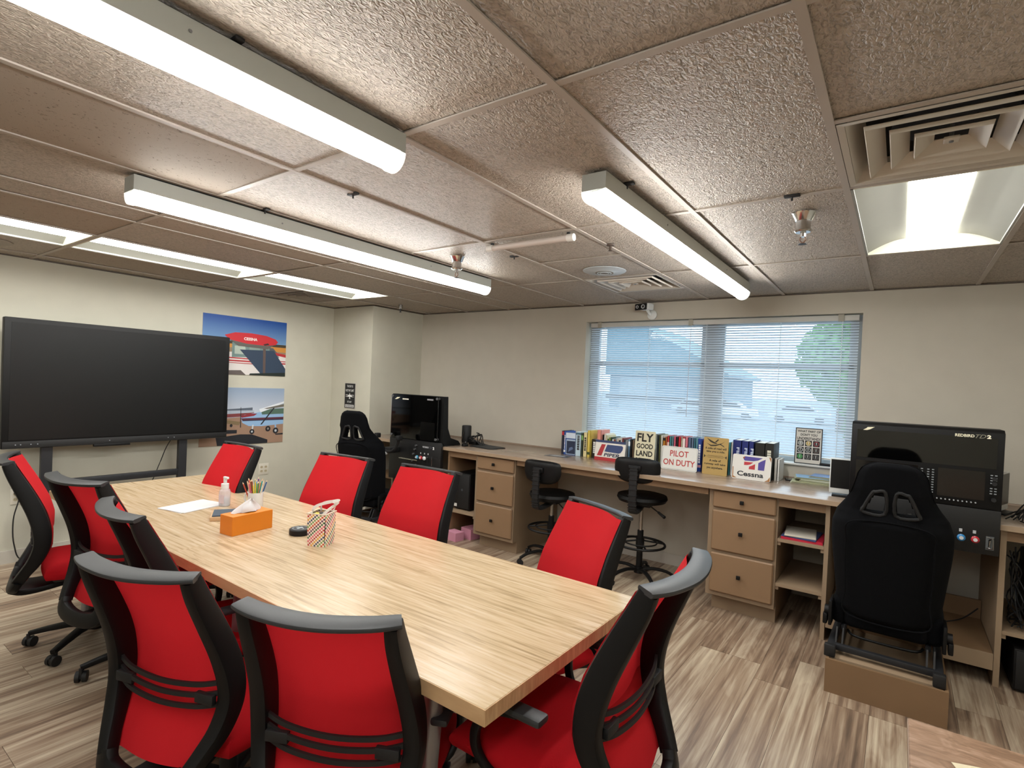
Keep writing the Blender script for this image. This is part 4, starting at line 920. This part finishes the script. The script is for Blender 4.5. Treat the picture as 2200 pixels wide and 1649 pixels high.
# ================================================================== drafting stools
def stool(x, y, rot, zs, zb, lab):
    t = thing('drafting_stool', lab, 'stool', (x, y, 0), rot, 'black drafting stools at the worktop')
    MB().lathe([(0, zs-.07), (.15, zs-.072), (.19, zs-.06), (.205, zs-.035), (.198, zs-.012), (.16, zs-.002), (0, zs)], n=40).build('seat', M_vinyl, t)
    def back(u, v, s):
        a, b = (u-.5)*2, (v-.5)*2; w_ = .185*(1-.22*max(0, -b)**1.6); x = a*w_*(1-.10*abs(b)**5); z = b*.10*(1-.16*abs(a)**4)
        e = (max(0, 1-max(abs(a), abs(b))**6))**.5
        return Vector((x, -.225+.035*a*a+s*.032*e, zb+z))
    MB().grid(lambda u, v: back(u, v, -1), 18, 14).grid(lambda u, v: back(u, v, 1), 18, 14).build('back_cushion', M_vinyl, t)
    MB().box(-.05, .05, -.275, -.250, zb-.0, zb+.045, bev=.008).build('back_bracket', M_blk, t)
    p = smoothpath([(0, -.285, zb+.03), (0, -.29, zb-.10), (0, -.285, zs-.05), (0, -.25, zs-.11), (0, -.12, zs-.115), (0, 0, zs-.09)], 8)
    MB().sweep(p, rrect(.062, .026, .008, 2), ref=(1, 0, 0)).build('back_bar', M_blk2, t)
    ribs = MB()
    for q in p[::2]:
        if q.y < -.24 : ribs.box(-.034, .034, q.y-.018, q.y+.014, q.z-.003, q.z+.003)
    ribs.build('ribbed_sleeve', M_blk2, t, smooth=False)
    MB().box(-.09, .09, -.09, .09, zs-.095, zs-.07, bev=.004).tube([(.05, 0, zs-.085), (.16, -.06, zs-.13)], .005).cyl((.15, -.055, zs-.125), (.21, -.09, zs-.152), .01, .013, n=10).build('height_lever', M_blk2, t)
    MB().cyl((0, 0, .40), (0, 0, zs-.07), .014, n=16).build('chrome_column', M_chrome, t)
    MB().cyl((0, 0, .08), (0, 0, .42), .025, n=18).cyl((0, 0, .28), (0, 0, .35), .034, n=18).build('column_sleeve', M_blk, t)
    fr = MB().tube([(.2*math.cos(a*PI/16), .2*math.sin(a*PI/16), .31) for a in range(32)], .010, 8, True).tube([(.135*math.cos(a*PI/16), .135*math.sin(a*PI/16), .325) for a in range(32)], .006, 8, True)
    for k in range(4): a = k*PI/2+.5; fr.tube([(.03*math.cos(a), .03*math.sin(a), .335), (.2*math.cos(a), .2*math.sin(a), .312)], .007)
    fr.build('foot_ring', M_blk, t)
    b = MB().cyl((0, 0, .07), (0, 0, .12), .04, .034, n=18)
    for k in range(5):
        a = .35+k*2*PI/5; c, s = math.cos(a), math.sin(a); b.sweep(smoothpath([(c*r, s*r, z) for r, z in ((.03, .10), (.12, .11), (.22, .095), (.285, .062))], 3), lambda q: rrect(.036-.012*q, .022, .006, 2), ref=(-s, c, 0))
    b.build('star_base', M_blk, t)
    for k in range(5):
        a = .35+k*2*PI/5; cm = MB()
        for s in (-1, 1): cm.cyl((0, s*.005, .025), (0, s*.022, .025), .025, n=16)
        cm.cyl((0, 0, .04), (0, 0, .066), .008, n=8).build('caster', M_blk2, t, (math.cos(a)*.285, math.sin(a)*.285, 0), a+k)
stool(3.16, -.60, .12, .725, .94, 'black drafting stool in front of the yellow runway-side books, nearer the right drawers')
stool(2.37, -.72, .02, .64, .835, 'black drafting stool beside the left drawer cabinet, lower than its neighbour')
[o for o in D.objects if o.name == 'drafting_stool'][0]['label'] = 'black drafting stool in the middle of the window, back cushion overlapping the FLY GOOD sign'

# ================================================================== books on the worktop
def book(x0, x1, zt, c, lab, y=-.27, dep=.19, band=None, tilt=0, title=None, tc='e8e8e8', hard=False):
    t = thing('book', lab, 'book', ((x0+x1)/2, y, CT+.0005), 0, 'books standing along the window'); w_ = (x1-x0)/2-.0008; h = zt-CT; t.rotation_euler = (0, tilt, 0)
    cv = MB().box(-w_, w_, 0, .003, 0, h).box(-w_, -w_+.002, 0, dep, 0, h).box(w_-.002, w_, 0, dep, 0, h).build('cover', C(c, .5), t, smooth=False)
    MB().box(-w_+.002, w_-.002, .003, dep-.004, .003, h-.003).build('pages', C('d9d4c6'), t, smooth=False)
    if band: MB().box(-w_*.98, w_*.98, -.0006, 0, h*band[0], h*band[1]).build('spine_band', C(band[2]), t, smooth=False)
    if title:
        R_ = random.Random(int(x0*1000)); z = h*.25; P = []
        while z < h*.8:
            l = R_.uniform(.008, .02); P.append(([(-w_*.45, z), (w_*.45, z), (w_*.45, z+l), (-w_*.45, z+l)], C(tc))); z += l+.004
        art('spine_print', P, t, y=-.0012)
    return t
bk = [(2.196, 2.222, 1.146, '1b1f33', 'dark navy book with red top, leftmost of the row', (.82, .97, 'b02030'), None),
 (2.222, 2.244, 1.142, '2a4f9a', 'blue manual second from the left end', (.1, .2, 'e6e6e6'), 'FAR AIM'),
 (2.352, 2.410, 1.150, 'b7cdd9', 'pale blue thick handbook near the left end', (.88, .97, '4a6a78'), 'Instrument'),
 (2.411, 2.432, 1.142, '2d3a2c', 'thin dark green book near the left end', (.7, .9, '6d9a50'), None),
 (2.435, 2.474, 1.150, 'd8cb98', 'cream handbook with black spine lettering', None, 'Private'),
 (2.475, 2.506, 1.172, 'd3bb55', 'tall yellow handbook, tallest at the left end', (.1, .2, '3b4a20'), None),
 (2.510, 2.560, 1.092, '2b2320', 'short dark brown book against the round-logo sign', None, 'Weather'),
 (2.561, 2.600, 1.184, 'd98c7c', 'coral paperback standing behind the left sign', None, None)]
tc = ['FAR AIM']
for a, b, z, c, l, bd, ti in bk: book(a, b, z, c, l, band=bd, title=ti, tc='2a2a2a' if c in ('b7cdd9', 'd8cb98') else 'e8e8e8', y=-.30 if a < 2.5 else -.27)
t = thing('book', 'blue and white book with its photo cover facing the room', 'book', (2.296, -.30, CT+.0005), math.radians(8), 'books standing along the window')
MB().box(-.052, .052, 0, .03, 0, .215).build('cover', C('274a86', .5), t, smooth=False)
art('cover_picture', [([(-.05, .16), (.05, .16), (.05, .213), (-.05, .213)], C('c9d3e0')), ([(-.044, .005), (.05, .005), (.05, .15), (-.044, .15)], C('9fb0c4')), ([(-.038, .012), (.048, .012), (.048, .135), (-.038, .135)], C('1c2740')), ([(-.02, .03), (.03, .06), (.02, .08), (-.01, .07)], C('5b6b8c'))], t, y=-.0005)
names = lambda c: {'e': 'white', 'd': 'cream', '5': 'green', '3': 'dark', '8': 'brown', '7': 'olive', 'b': 'tan', '1': 'black', 'a': 'grey'}[c[0]]
row = ['181818', 'e5e0d2', 'dcd2ae', '54793f', '7d8b3f', '33402a', 'e8e4da', '8a4a3c', 'a0a7ad', 'd9c7b0', '1c1c20', 'e3dfd6', '823a3a', '35383c']
x = 2.602
for k, c in enumerate(row):
    w_ = .0165+.003*math.sin(k*2.1); book(x, x+w_, 1.115+.012*math.sin(k*1.7)+(.025 if k < 3 else 0), c, '%s booklet behind the left sign, %s from the coral paperback' % (names(c), ['first', 'second', 'third', 'fourth', 'fifth', 'sixth', 'seventh', 'eighth', 'ninth', 'tenth', 'eleventh', 'twelfth', 'thirteenth', 'fourteenth'][k]), y=-.24); x += w_
bk = [(2.847, 2.872, 1.115, '7b7f84', 'grey binder right of the left sign', None), (2.873, 2.894, 1.126, '6b8aa6', 'steel blue book right of the left sign', (.7, .9, 'dde5ec')), (2.895, 2.912, 1.128, '15161a', 'black book right of the left sign', None), (2.914, 2.935, 1.12, '6f5c48', 'brown book right of the left sign', None), (2.936, 2.972, 1.122, 'a39a88', 'beige book touching the FLY GOOD sign', None),
 (3.127, 3.143, 1.195, '8c8f88', 'grey book just right of the FLY GOOD sign', None), (3.144, 3.160, 1.189, '1e2226', 'dark book right of the FLY GOOD sign', None), (3.161, 3.173, 1.190, '7c7a4a', 'olive thin book right of the FLY GOOD sign', None), (3.174, 3.194, 1.187, 'c8c6bb', 'off-white book right of the FLY GOOD sign', None),
 (3.195, 3.215, 1.170, 'c9852a', 'orange book, first above the pilot sign', (.9, 1, '1c1c1c')), (3.216, 3.231, 1.179, 'b5602c', 'rust orange book above the pilot sign', None), (3.232, 3.251, 1.189, 'b33038', 'red book beside the rust orange one above the pilot sign', (.3, .8, 'e0b9b0')), (3.252, 3.272, 1.186, '3c7c82', 'teal book left part above the pilot sign', None), (3.273, 3.288, 1.184, '6a8a94', 'grey blue book above the pilot sign', None),
 (3.289, 3.308, 1.190, 'c2566c', 'rose pink book above the pilot sign', None), (3.309, 3.328, 1.188, '1a1210', 'black book among the red ones above the pilot sign', None), (3.329, 3.352, 1.190, 'b3222c', 'deep red wide book above the pilot sign', None), (3.353, 3.364, 1.188, 'e2d6b4', 'thin cream book above the pilot sign', None), (3.365, 3.388, 1.193, 'a8252c', 'red book with white spine letters above the pilot sign', (.55, .95, 'e8d9d2')),
 (3.389, 3.412, 1.191, 'd27482', 'light pink book above the pilot sign', (.6, .7, '7a2030')), (3.413, 3.439, 1.193, '4f5f7c', 'slate blue book above the pilot sign', None), (3.440, 3.459, 1.192, '5c6d86', 'lighter slate book above the pilot sign', None), (3.460, 3.475, 1.190, '3f7486', 'teal thin book above the pilot sign', None), (3.476, 3.498, 1.191, '5d8f9c', 'pale teal book at the right end above the pilot sign', None),
 (3.538, 3.552, 1.182, 'b5323c', 'red book tucked beside the tan sign', None), (3.554, 3.574, 1.18, 'd79aa0', 'pale pink book behind the tan sign', None), (3.742, 3.759, 1.182, '3f8a94', 'teal booklet right of the tan sign', None), (3.760, 3.778, 1.184, 'd9d9d4', 'white booklet right of the tan sign', None)]
for a, b, z, c, l, bd in bk: book(a, b, z, c, l, band=bd)
x = 3.576
for k, c in enumerate(('3d4a5a', 'b5b0a4', '6a3a34', '2c5a66', 'c9c2b0', '3a3a3e', '84603c')):
    book(x, x+.022, 1.17, c, '%s book hidden behind the tan runway sign' % ('slate', 'grey', 'maroon', 'deep teal', 'ivory', 'charcoal', 'brown')[k]); x += .0232
book(3.503, 3.536, 1.194, '123a8c', 'blue book with white title between the pilot sign and the tan sign', band=(.12, .2, 'd8a0b0'), title='INSTRUMENT', y=-.30)
for (a, b, z), l in zip(((3.781, 3.846, 1.209), (3.847, 3.899, 1.208), (3.900, 3.938, 1.209)), ('widest blue flight binder, left of three', 'middle blue flight binder', 'narrow blue flight binder beside the black binder')):
    o = book(a, b, z, '15246a', l, y=-.30, dep=.24); o['group'] = 'ring binders behind the winged logo sign'
    text('lettering', 'Flight', C('c9d2e6'), o, .004, (z-CT)*.58, .13, .028, y=-.0012, bold=.03, rot=-PI/2)
o = book(3.946, 4.018, 1.203, '15150f', 'thick plain black binder behind the winged logo sign', y=-.30, dep=.24); o['group'] = 'ring binders behind the winged logo sign'
o = book(4.019, 4.081, 1.206, '1a1a15', 'black binder with a white spine strip behind the winged logo sign', y=-.30, dep=.24, band=(.30, .92, '1a1a15'), title='JEPPESEN', tc='d6d4c2'); o['group'] = 'ring binders behind the winged logo sign'
book(4.085, 4.107, 1.09, 'c7c4bd', 'short pale grey booklet at the right end of the row'); book(4.108, 4.124, 1.085, 'e0dfdb', 'short white booklet, last of the row')

# ================================================================== metal signs
def sign(x0, x1, z0, z1, y, lab, plate, lean=.08, th=.003, edge=None, cat='sign', rad=.008):
    cx = (x0+x1)/2; t = thing('metal_sign', lab, cat, (cx, y-.02, z0)); t.rotation_euler = (-lean, 0, 0)
    w_, h = x1-x0, z1-z0
    MB().prism([(u, v+h/2) for u, v in rrect(w_, h, rad, 4)], 'y', 0, th).build('plate', plate, t, smooth=False)
    return t, w_, h
zc = CT+.001
t, w_, h = sign(2.60, 2.895, zc, zc+.185, -.37, 'leaning sign with a red stripe, blue shape and the word PIPER', C('dedad2', .5), .12)
w2 = w_/2
art('printed_shapes', [([(-w2, h*.88), (w2, h*.88), (w2, h), (-w2, h)], C('2e3c63')), ([(-w2, 0), (w2, 0), (w2, h*.17), (-w2, h*.17)], C('ab2a2e')),
    ([(-.125, h*.23), (-.078, h*.23), (-.045, h*.80), (-.085, h*.80)], C('a62b2f')),
    ([(-.052, h*.45), (.085, h*.42), (.105, h*.46), (.122, h*.60), (.125, h*.74), (.115, h*.80), (-.03, h*.80)], C('33446f'))], t, y=-.0004)
text('lettering', 'PIPER', C('1f2740'), t, .022, h*.30, .155, .031, y=-.0014, bold=.03, shear=.15)
t, w_, h = sign(2.978, 3.160, zc, zc+.300, -.36, 'tall cream sign reading FLY GOOD LAND BETTER', C('d3cdb0', .5))
for s_, z, ww, hh in (('FLY', .243, .148, .072), ('GOOD', .168, .148, .043), ('LAND', .105, .148, .048), ('BETTER', .046, .148, .036)): text('lettering', s_, C('14140f'), t, 0, z, ww, hh, y=-.0008, bold=.03)
t, w_, h = sign(3.228, 3.530, zc, zc+.195, -.37, 'white sign with red letters PILOT ON DUTY', C('d9d9d4', .5), .10, rad=.015)
MB().sweep([(u, -.0008, v+h/2) for u, v in rrect(w_-.014, h-.014, .012, 4)], RECT(.0015, .001), ref=(0, 1, 0), closed=True).build('border_line', C('6c6c72'), t)
text('lettering', 'PILOT', C('b0312c'), t, -.002, h*.70, .155, .050, y=-.0008, bold=.015); text('lettering', 'ON DUTY', C('b0312c'), t, 0, h*.32, .265, .050, y=-.0008, bold=.015)
t, w_, h = sign(3.572, 3.766, zc, zc+.300, -.37, 'tan antique sign with an airplane about a mile of road and runway', C('ab8f55', .5), .07)
tk = C('2a241a')
art('airplane_drawing', [([(-.075, .292), (-.045, .262), (-.02, .252), (.002, .248), (.01, .252), (-.012, .262), (-.05, .28)], tk), ([(-.075, .252), (-.04, .238), (0, .243), (.045, .258), (.07, .275), (.04, .250), (.0, .232), (-.04, .228)], tk), ([(.002, .262), (.02, .282), (.014, .288), (-.012, .262)], tk), ([(.02, .25), (.05, .236), (.068, .226), (.06, .238), (.035, .25)], tk),
    ([(-.085, .146), (.085, .146), (.085, .1475), (-.085, .1475)], tk), ([(-.06, .154), (.06, .154), (.06, .1555), (-.06, .1555)], tk), ([(-.06, .138), (.06, .138), (.06, .1395), (-.06, .1395)], tk), ([(-.088, .132), (-.076, .146), (-.088, .16)], tk), ([(.088, .132), (.076, .146), (.088, .16)], tk)], t, y=-.0004)
for s_, z, ww, hh in (('A mile of road will', .212, .165, .018), ('take you a mile.', .185, .145, .020), ('A mile of', .115, .09, .018), ('runway will take', .085, .165, .020), ('you anywhere.', .055, .125, .022)): text('lettering', s_, tk, t, 0, z, ww, hh, y=-.0008, bold=.025)
t, w_, h = sign(3.806, 4.086, zc, zc+.190, -.39, 'worn white sign with a blue and red winged logo and the word Cessna', C('d5d3cd', .5), .14, rad=.012)
pu, rd, rs = C('4a3f8c'), C('b03038'), C('9c6b3a')
art('winged_logo', [([(-.066, .168), (-.052, .178), (.078, .176), (.045, .155), (.012, .146), (-.052, .144), (-.06, .156)], pu), ([(-.066, .168), (-.052, .178), (-.05, .160), (-.06, .160)], C('8c4a38')),
    ([(-.054, .136), (.012, .136), (-.01, .118), (-.03, .112), (-.054, .110)], rd), ([(-.018, .082), (-.016, .102), (.004, .112), (.026, .126), (.026, .082)], rd), ([(.048, .082), (.048, .136), (.066, .150), (.098, .168), (.092, .082)], pu),
    ([(-.134, .006), (-.10, .006), (-.128, .02), (-.13, .09), (-.136, .09)], rs), ([(.10, .003), (.136, .003), (.136, .04), (.12, .015)], rs), ([(.128, .17), (.137, .15), (.137, .185), (.12, .186)], rs)], t, y=-.0004)
text('lettering', 'Cessna', C('20242a'), t, -.005, .044, .190, .038, y=-.0008, bold=.03)
t, w_, h = sign(4.18, 4.372, WZ0+.014, WZ0+.300, .04, 'white framed sign on the sill reading WHAT PART OF DON\'T YOU UNDERSTAND', C('16181a', .5), .05, th=.006, rad=.004)
MB().box(-w_/2+.007, w_/2-.007, -.0006, 0, .007, h-.007).build('face', C('cfccc4', .5), t, smooth=False)
for s_, z, ww, hh in (('WHAT PART OF', h-.026, .165, .018), ("DON'T YOU", h-.054, .118, .020), ('UNDERSTAND?', h-.084, .165, .022)): text('lettering', s_, C('1c1c1c'), t, 0, z, ww, hh, y=-.0014, bold=.03)
dc = ['a9aba8', 'c9c09a', '8e3038', 'b9bbbc', '9fa3a1', '5c4a42', '4f9a58', '6a6c6a', '5a5450']; k = 0
for r in range(3):
    for c in range(3):
        cx, cz = -.056+c*.056, h-.122-r*.053
        MB().box(cx-.024, cx+.024, -.0012, -.0006, cz-.023, cz+.023).build('dial_square', C('17181a'), t, smooth=False)
        p = [(ell(cx, cz, .019, .019, 18), C(dc[k])), (ell(cx, cz, .014, .014, 18), C('2b2d2d' if k not in (0, 1, 6) else {0: '8b8e8b', 1: 'b39a58', 6: '3f8a4a'}[k])), ([(cx-.001, cz-.01), (cx+.001, cz-.01), (cx+.002, cz+.012), (cx-.002, cz+.012)], C('e6e6e2'))]
        art('dial', p, t, y=-.0014); k += 1
t = thing('black_rod', 'short black rod lying on the sill beside the framed sign', 'rod', (4.41, -.005, WZ0+.026)); MB().cyl((-.045, 0, 0), (.035, 0, 0), .011, n=12).sphere((.045, 0, .004), .014).build('rod', M_blk, t)

# ================================================================== small things on the worktop
t = thing('flyer', 'dark printed flyer lying flat left of the books', 'paper', (2.26, -.47, CT), math.radians(8))
MB().box(-.11, .11, -.07, .07, 0, .0015).build('sheet', C('4a4c50', .35), t, smooth=False)
o = art('print', [([(-.07, -.03), (.06, -.03), (.08, .02), (-.05, .03)], C('b9bcc0', .35)), ([(-.1, .04), (.1, .04), (.1, .05), (-.1, .05)], C('8d9095', .35))], t); o.rotation_euler = (-PI/2, 0, 0); o.location = (0, 0, .0012)
t = thing('mouse_pad', 'black rounded mouse pad near the corner end of the worktop', 'mat', (1.44, -.50, CT), -.15)
MB().prism(rrect(.34, .24, .05, 6), 'z', 0, .006).build('pad', M_blk2, t); MB().prism(rrect(.30, .20, .04, 6), 'z', .006, .0075).build('printed_face', C('25282a'), t)
t = thing('computer_mouse', 'black mouse on the worktop between simulator and mouse pad', 'mouse', (1.24, -.62, CT), .5); MB().sphere((0, 0, .012), .035, (1, 1.6, .7)).build('shell', M_blk, t); MB().cyl((-.004, .03, .034), (.004, .03, .034), .008, n=10).build('wheel', M_greym, t)
t = thing('cylinder_speaker', 'black cylindrical speaker with a chrome stripe on the corner of the worktop', 'speaker', (1.02, -.34, CT))
MB().lathe([(.05, 0), (.052, .01), (.052, .175), (.046, .185), (0, .185)], n=30).build('body', M_blk2, t); MB().tube([(-.02, -.054, .03), (.0, -.055, .09), (.012, -.054, .12)], .003).build('chrome_stripe', M_chrome, t); MB().box(-.02, .08, -.03, .03, .0, .07, bev=.01).build('side_unit', M_blk, t)
t = thing('cable_bundle', 'tangle of black cables between corner simulator and speaker', 'cable', (1.2, -.42, CT)); 
m = MB(); R_ = random.Random(5)
for k in range(6): m.tube(smoothpath([(-.02+R_.uniform(-.02, .02), R_.uniform(-.1, .1), .12-k*.015), (.02, R_.uniform(-.1, .1), .06+R_.random()*.05), (.08, R_.uniform(-.05, .05), .03), (.12+R_.random()*.05, R_.uniform(-.06, .06), .005)], 5), .005, 6)
m.build('cables', M_blk2, t); MB().box(-.04, .06, -.05, .03, .0, .035, bev=.008).build('power_brick', M_blk, t)
t = thing('phone', 'black phone lying by the right end of the books', 'phone', (4.18, -.12, CT), .2); MB().box(-.035, .035, -.06, .06, 0, .009, bev=.003).build('body', M_blk, t); MB().box(-.031, .031, -.055, .055, .009, .0095).build('screen', M_gloss, t, smooth=False)
for k, (x, y, w_, d_, c, r, lab) in enumerate(((4.34, -.16, .30, .20, 'a9ab86', .1, 'bottom folded map of the loose pile, greenish'), (4.40, -.14, .28, .19, 'c3c6b4', -.05, 'folded map in the middle of the loose pile, cream'), (4.33, -.13, .24, .17, '8fb4d6', .18, 'folded map on top of the loose pile, light blue at the left'), (4.44, -.12, .24, .17, '7b98c4', -.08, 'folded map on top of the loose pile, darker blue at the right'))):
    t = thing('folded_map', lab, 'map', (x, y, CT+[0, .0165, .033, .0495][k]), r, 'folded maps piled on the worktop')
    for q in range(4): MB().box(-w_/2, w_/2, -d_/2, d_/2, q*.004, q*.004+.003).build('fold', C(('b9bba0', c)[q == 3]), t, (q*.004, -q*.003, 0), smooth=False)
# white-edged tablet monitor left of the right simulator
def smallmon(x, y, z, rot, w_, h, lab):
    t = thing('monitor', lab, 'monitor', (x, y, z), rot)
    MB().box(-w_/2, w_/2, 0, .018, .02, h, bev=.004).build('casing', M_whitep, t); MB().box(-w_/2+.006, w_/2-.006, -.002, .0, .055, h-.008).build('screen', C('0b0d10', .3), t, smooth=False)
    MB().box(-w_*.4, w_*.4, -.03, .09, 0, .012, bev=.004).build('stand', M_blk, t)
smallmon(4.575, -.62, CT, .05, .17, .255, 'small white framed monitor left of the right simulator')
smallmon(5.40, -.42, CT, 1.25, .19, .25, 'small white framed monitor turned sideways right of the right simulator')
t = thing('cable_bundle', 'tangle of black cables on the worktop at the right edge', 'cable', (5.52, -.55, CT)); m = MB(); R_ = random.Random(9)
for k in range(9): m.tube(smoothpath([(-.1+R_.uniform(-.04, .04), R_.uniform(-.15, .1), .01), (-.03, R_.uniform(-.1, .1), .05+R_.random()*.08), (.05, R_.uniform(-.1, .1), .02), (.12, R_.uniform(-.1, .1), .01), (.2, R_.uniform(-.1, .1), .03)], 5), .004, 6)
m.build('cables', M_blk2, t); MB().box(-.02, .1, -.08, -.01, 0, .04, bev=.01).build('power_brick', M_blk, t)
t = thing('hanging_cable', 'black cable hanging over the worktop edge at the right', 'cable', (5.46, -.80, CT)); MB().tube(smoothpath([(-.02, .1, .01), (0, -.03, .012), (.02, -.055, -.03), (.04, -.055, -.12), (.1, .02, -.2)], 6), .004, 6).build('cable', M_blk2, t)

# ================================================================== things in the shelves and on the floor
def tower(x, y, z, w_, d_, h, lab):
    t = thing('computer_tower', lab, 'computer', (x, y, z)); MB().box(-w_/2, w_/2, 0, d_, .01, h, bev=.008).build('case', M_blk, t)
    MB().box(-w_/2+.01, w_/2-.01, -.006, 0, .02, h-.01, bev=.003).build('front_panel', M_blk2, t); MB().cyl((0, -.008, h*.55), (0, -.004, h*.55), .012, n=16).build('power_button', C('3b3f44'), t)
    for a in (-1, 1): MB().box(a*w_*.35-.015, a*w_*.35+.015, .02, d_-.02, 0, .012).build('foot', M_blk2, t, smooth=False)
    return t
t = tower(1.335, -.74, .295, .20, .42, .37, 'black computer tower on the shelf left of the drawers'); MB().box(-.095, -.06, -.0075, -.006, .03, .06).build('sticker', C('d9d9d4'), t, smooth=False)
tower(5.60, -.76, .32, .20, .45, .40, 'black computer tower on the shelf at the right edge'); tower(5.56, -.80, 0, .26, .5, .24, 'wide black computer case on the floor at the right edge')
t = thing('folder', 'pink folder leaning beside the computer tower', 'folder', (1.49, -.72, .2955)); t.rotation_euler = (0, .12, 0); MB().box(-.006, .006, 0, .25, 0, .22).box(-.003, .009, .01, .24, .004, .226).build('sleeve', C('b04a72'), t, smooth=False)
for k, (x, y, h, lab) in enumerate(((1.295, -.78, .085, 'front pink block of paper slips on the floor under the shelf'), (1.37, -.60, .105, 'larger pink block of paper slips behind the front one'))):
    t = thing('paper_block', lab, 'paper', (x, y, 0), -.15, 'pink paper blocks'); n = 9
    for q in range(n): MB().box(-.075+.002*(q % 2), .075, -.055-.03*k, .055+.03*k, h*q/n, h*(q+1)/n-.0012).build('pad', M_pink, t, smooth=False)
for k, (z, w_, c, r, lab) in enumerate(((.606, .25, 'c0203c', .03, 'red folder at the bottom of the pile on the upper shelf'), (.622, .21, '3b4a78', -.04, 'dark blue patterned booklet in the pile on the upper shelf'), (.632, .19, 'cfc8b8', .1, 'cream papers on top of the pile on the upper shelf'))):
    t = thing('paper_pile' if k == 2 else 'folder', lab, 'folder' if k < 2 else 'paper', (4.355-.01*k, -.63, z), r)
    MB().box(-w_/2, w_/2, -.15, .14, 0, .007 if k != 0 else .014).build('sheets', C(c), t, smooth=False)
    MB().box(-w_/2+.004, w_/2-.004, -.146, .136, .007 if k else .014, .009 if k else .0155).build('top_sheet', C('d8d2c4' if k == 2 else c), t, smooth=False)
t = thing('floor_cable', 'thin black cable lying on the low foot shelf at the right', 'cable', (5.15, -.5, .182)); MB().tube(smoothpath([(-.15, -.1, .004), (-.03, -.05, .03), (.08, .05, .05), (.16, .1, .12)], 6), .004, 6).build('cable', M_blk2, t)
t = thing('cable_bundle', 'tangle of dark cables on the shelf beside the right computer tower', 'cable', (5.43, -.65, .33)); m = MB(); R_ = random.Random(19)
for k in range(10): m.tube(smoothpath([(R_.uniform(-.03, .05), R_.uniform(-.05, .1), .45-R_.random()*.1), (R_.uniform(-.03, .05), R_.uniform(-.05, .1), .3), (R_.uniform(-.03, .06), R_.uniform(-.1, .1), .15), (R_.uniform(-.03, .06), R_.uniform(-.1, .1), .05), (R_.uniform(-.03, .06), R_.uniform(-.1, .1), .01)], 5), .004, 6)
m.build('cables', M_blk2, t)

# near desk in the lower right corner
t = thing('near_desk', 'brown woodgrain desk corner at the lower right edge of the picture', 'desk', (5.70, -3.86, 0))
MB().box(-.79, .79, -.73, .73, .735, .76, bev=.002, seg=1).build('top', M_near, t, smooth=False); MB().box(-.792, -.79, -.73, .73, .737, .758).build('edge_band', C('8d7763', .5), t, smooth=False)
for a in (-1, 1):
    MB().box(a*.70-.012, a*.70+.012, -.66, .66, 0, .735).build('side_panel', M_box, t, smooth=False)
t = thing('note_paper', 'cream sheet of paper on the near desk', 'paper', (5.13, -3.38, .761), .35); MB().box(-.10, .10, -.14, .14, 0, .0012).build('sheet', C('d9cdae'), t, smooth=False)
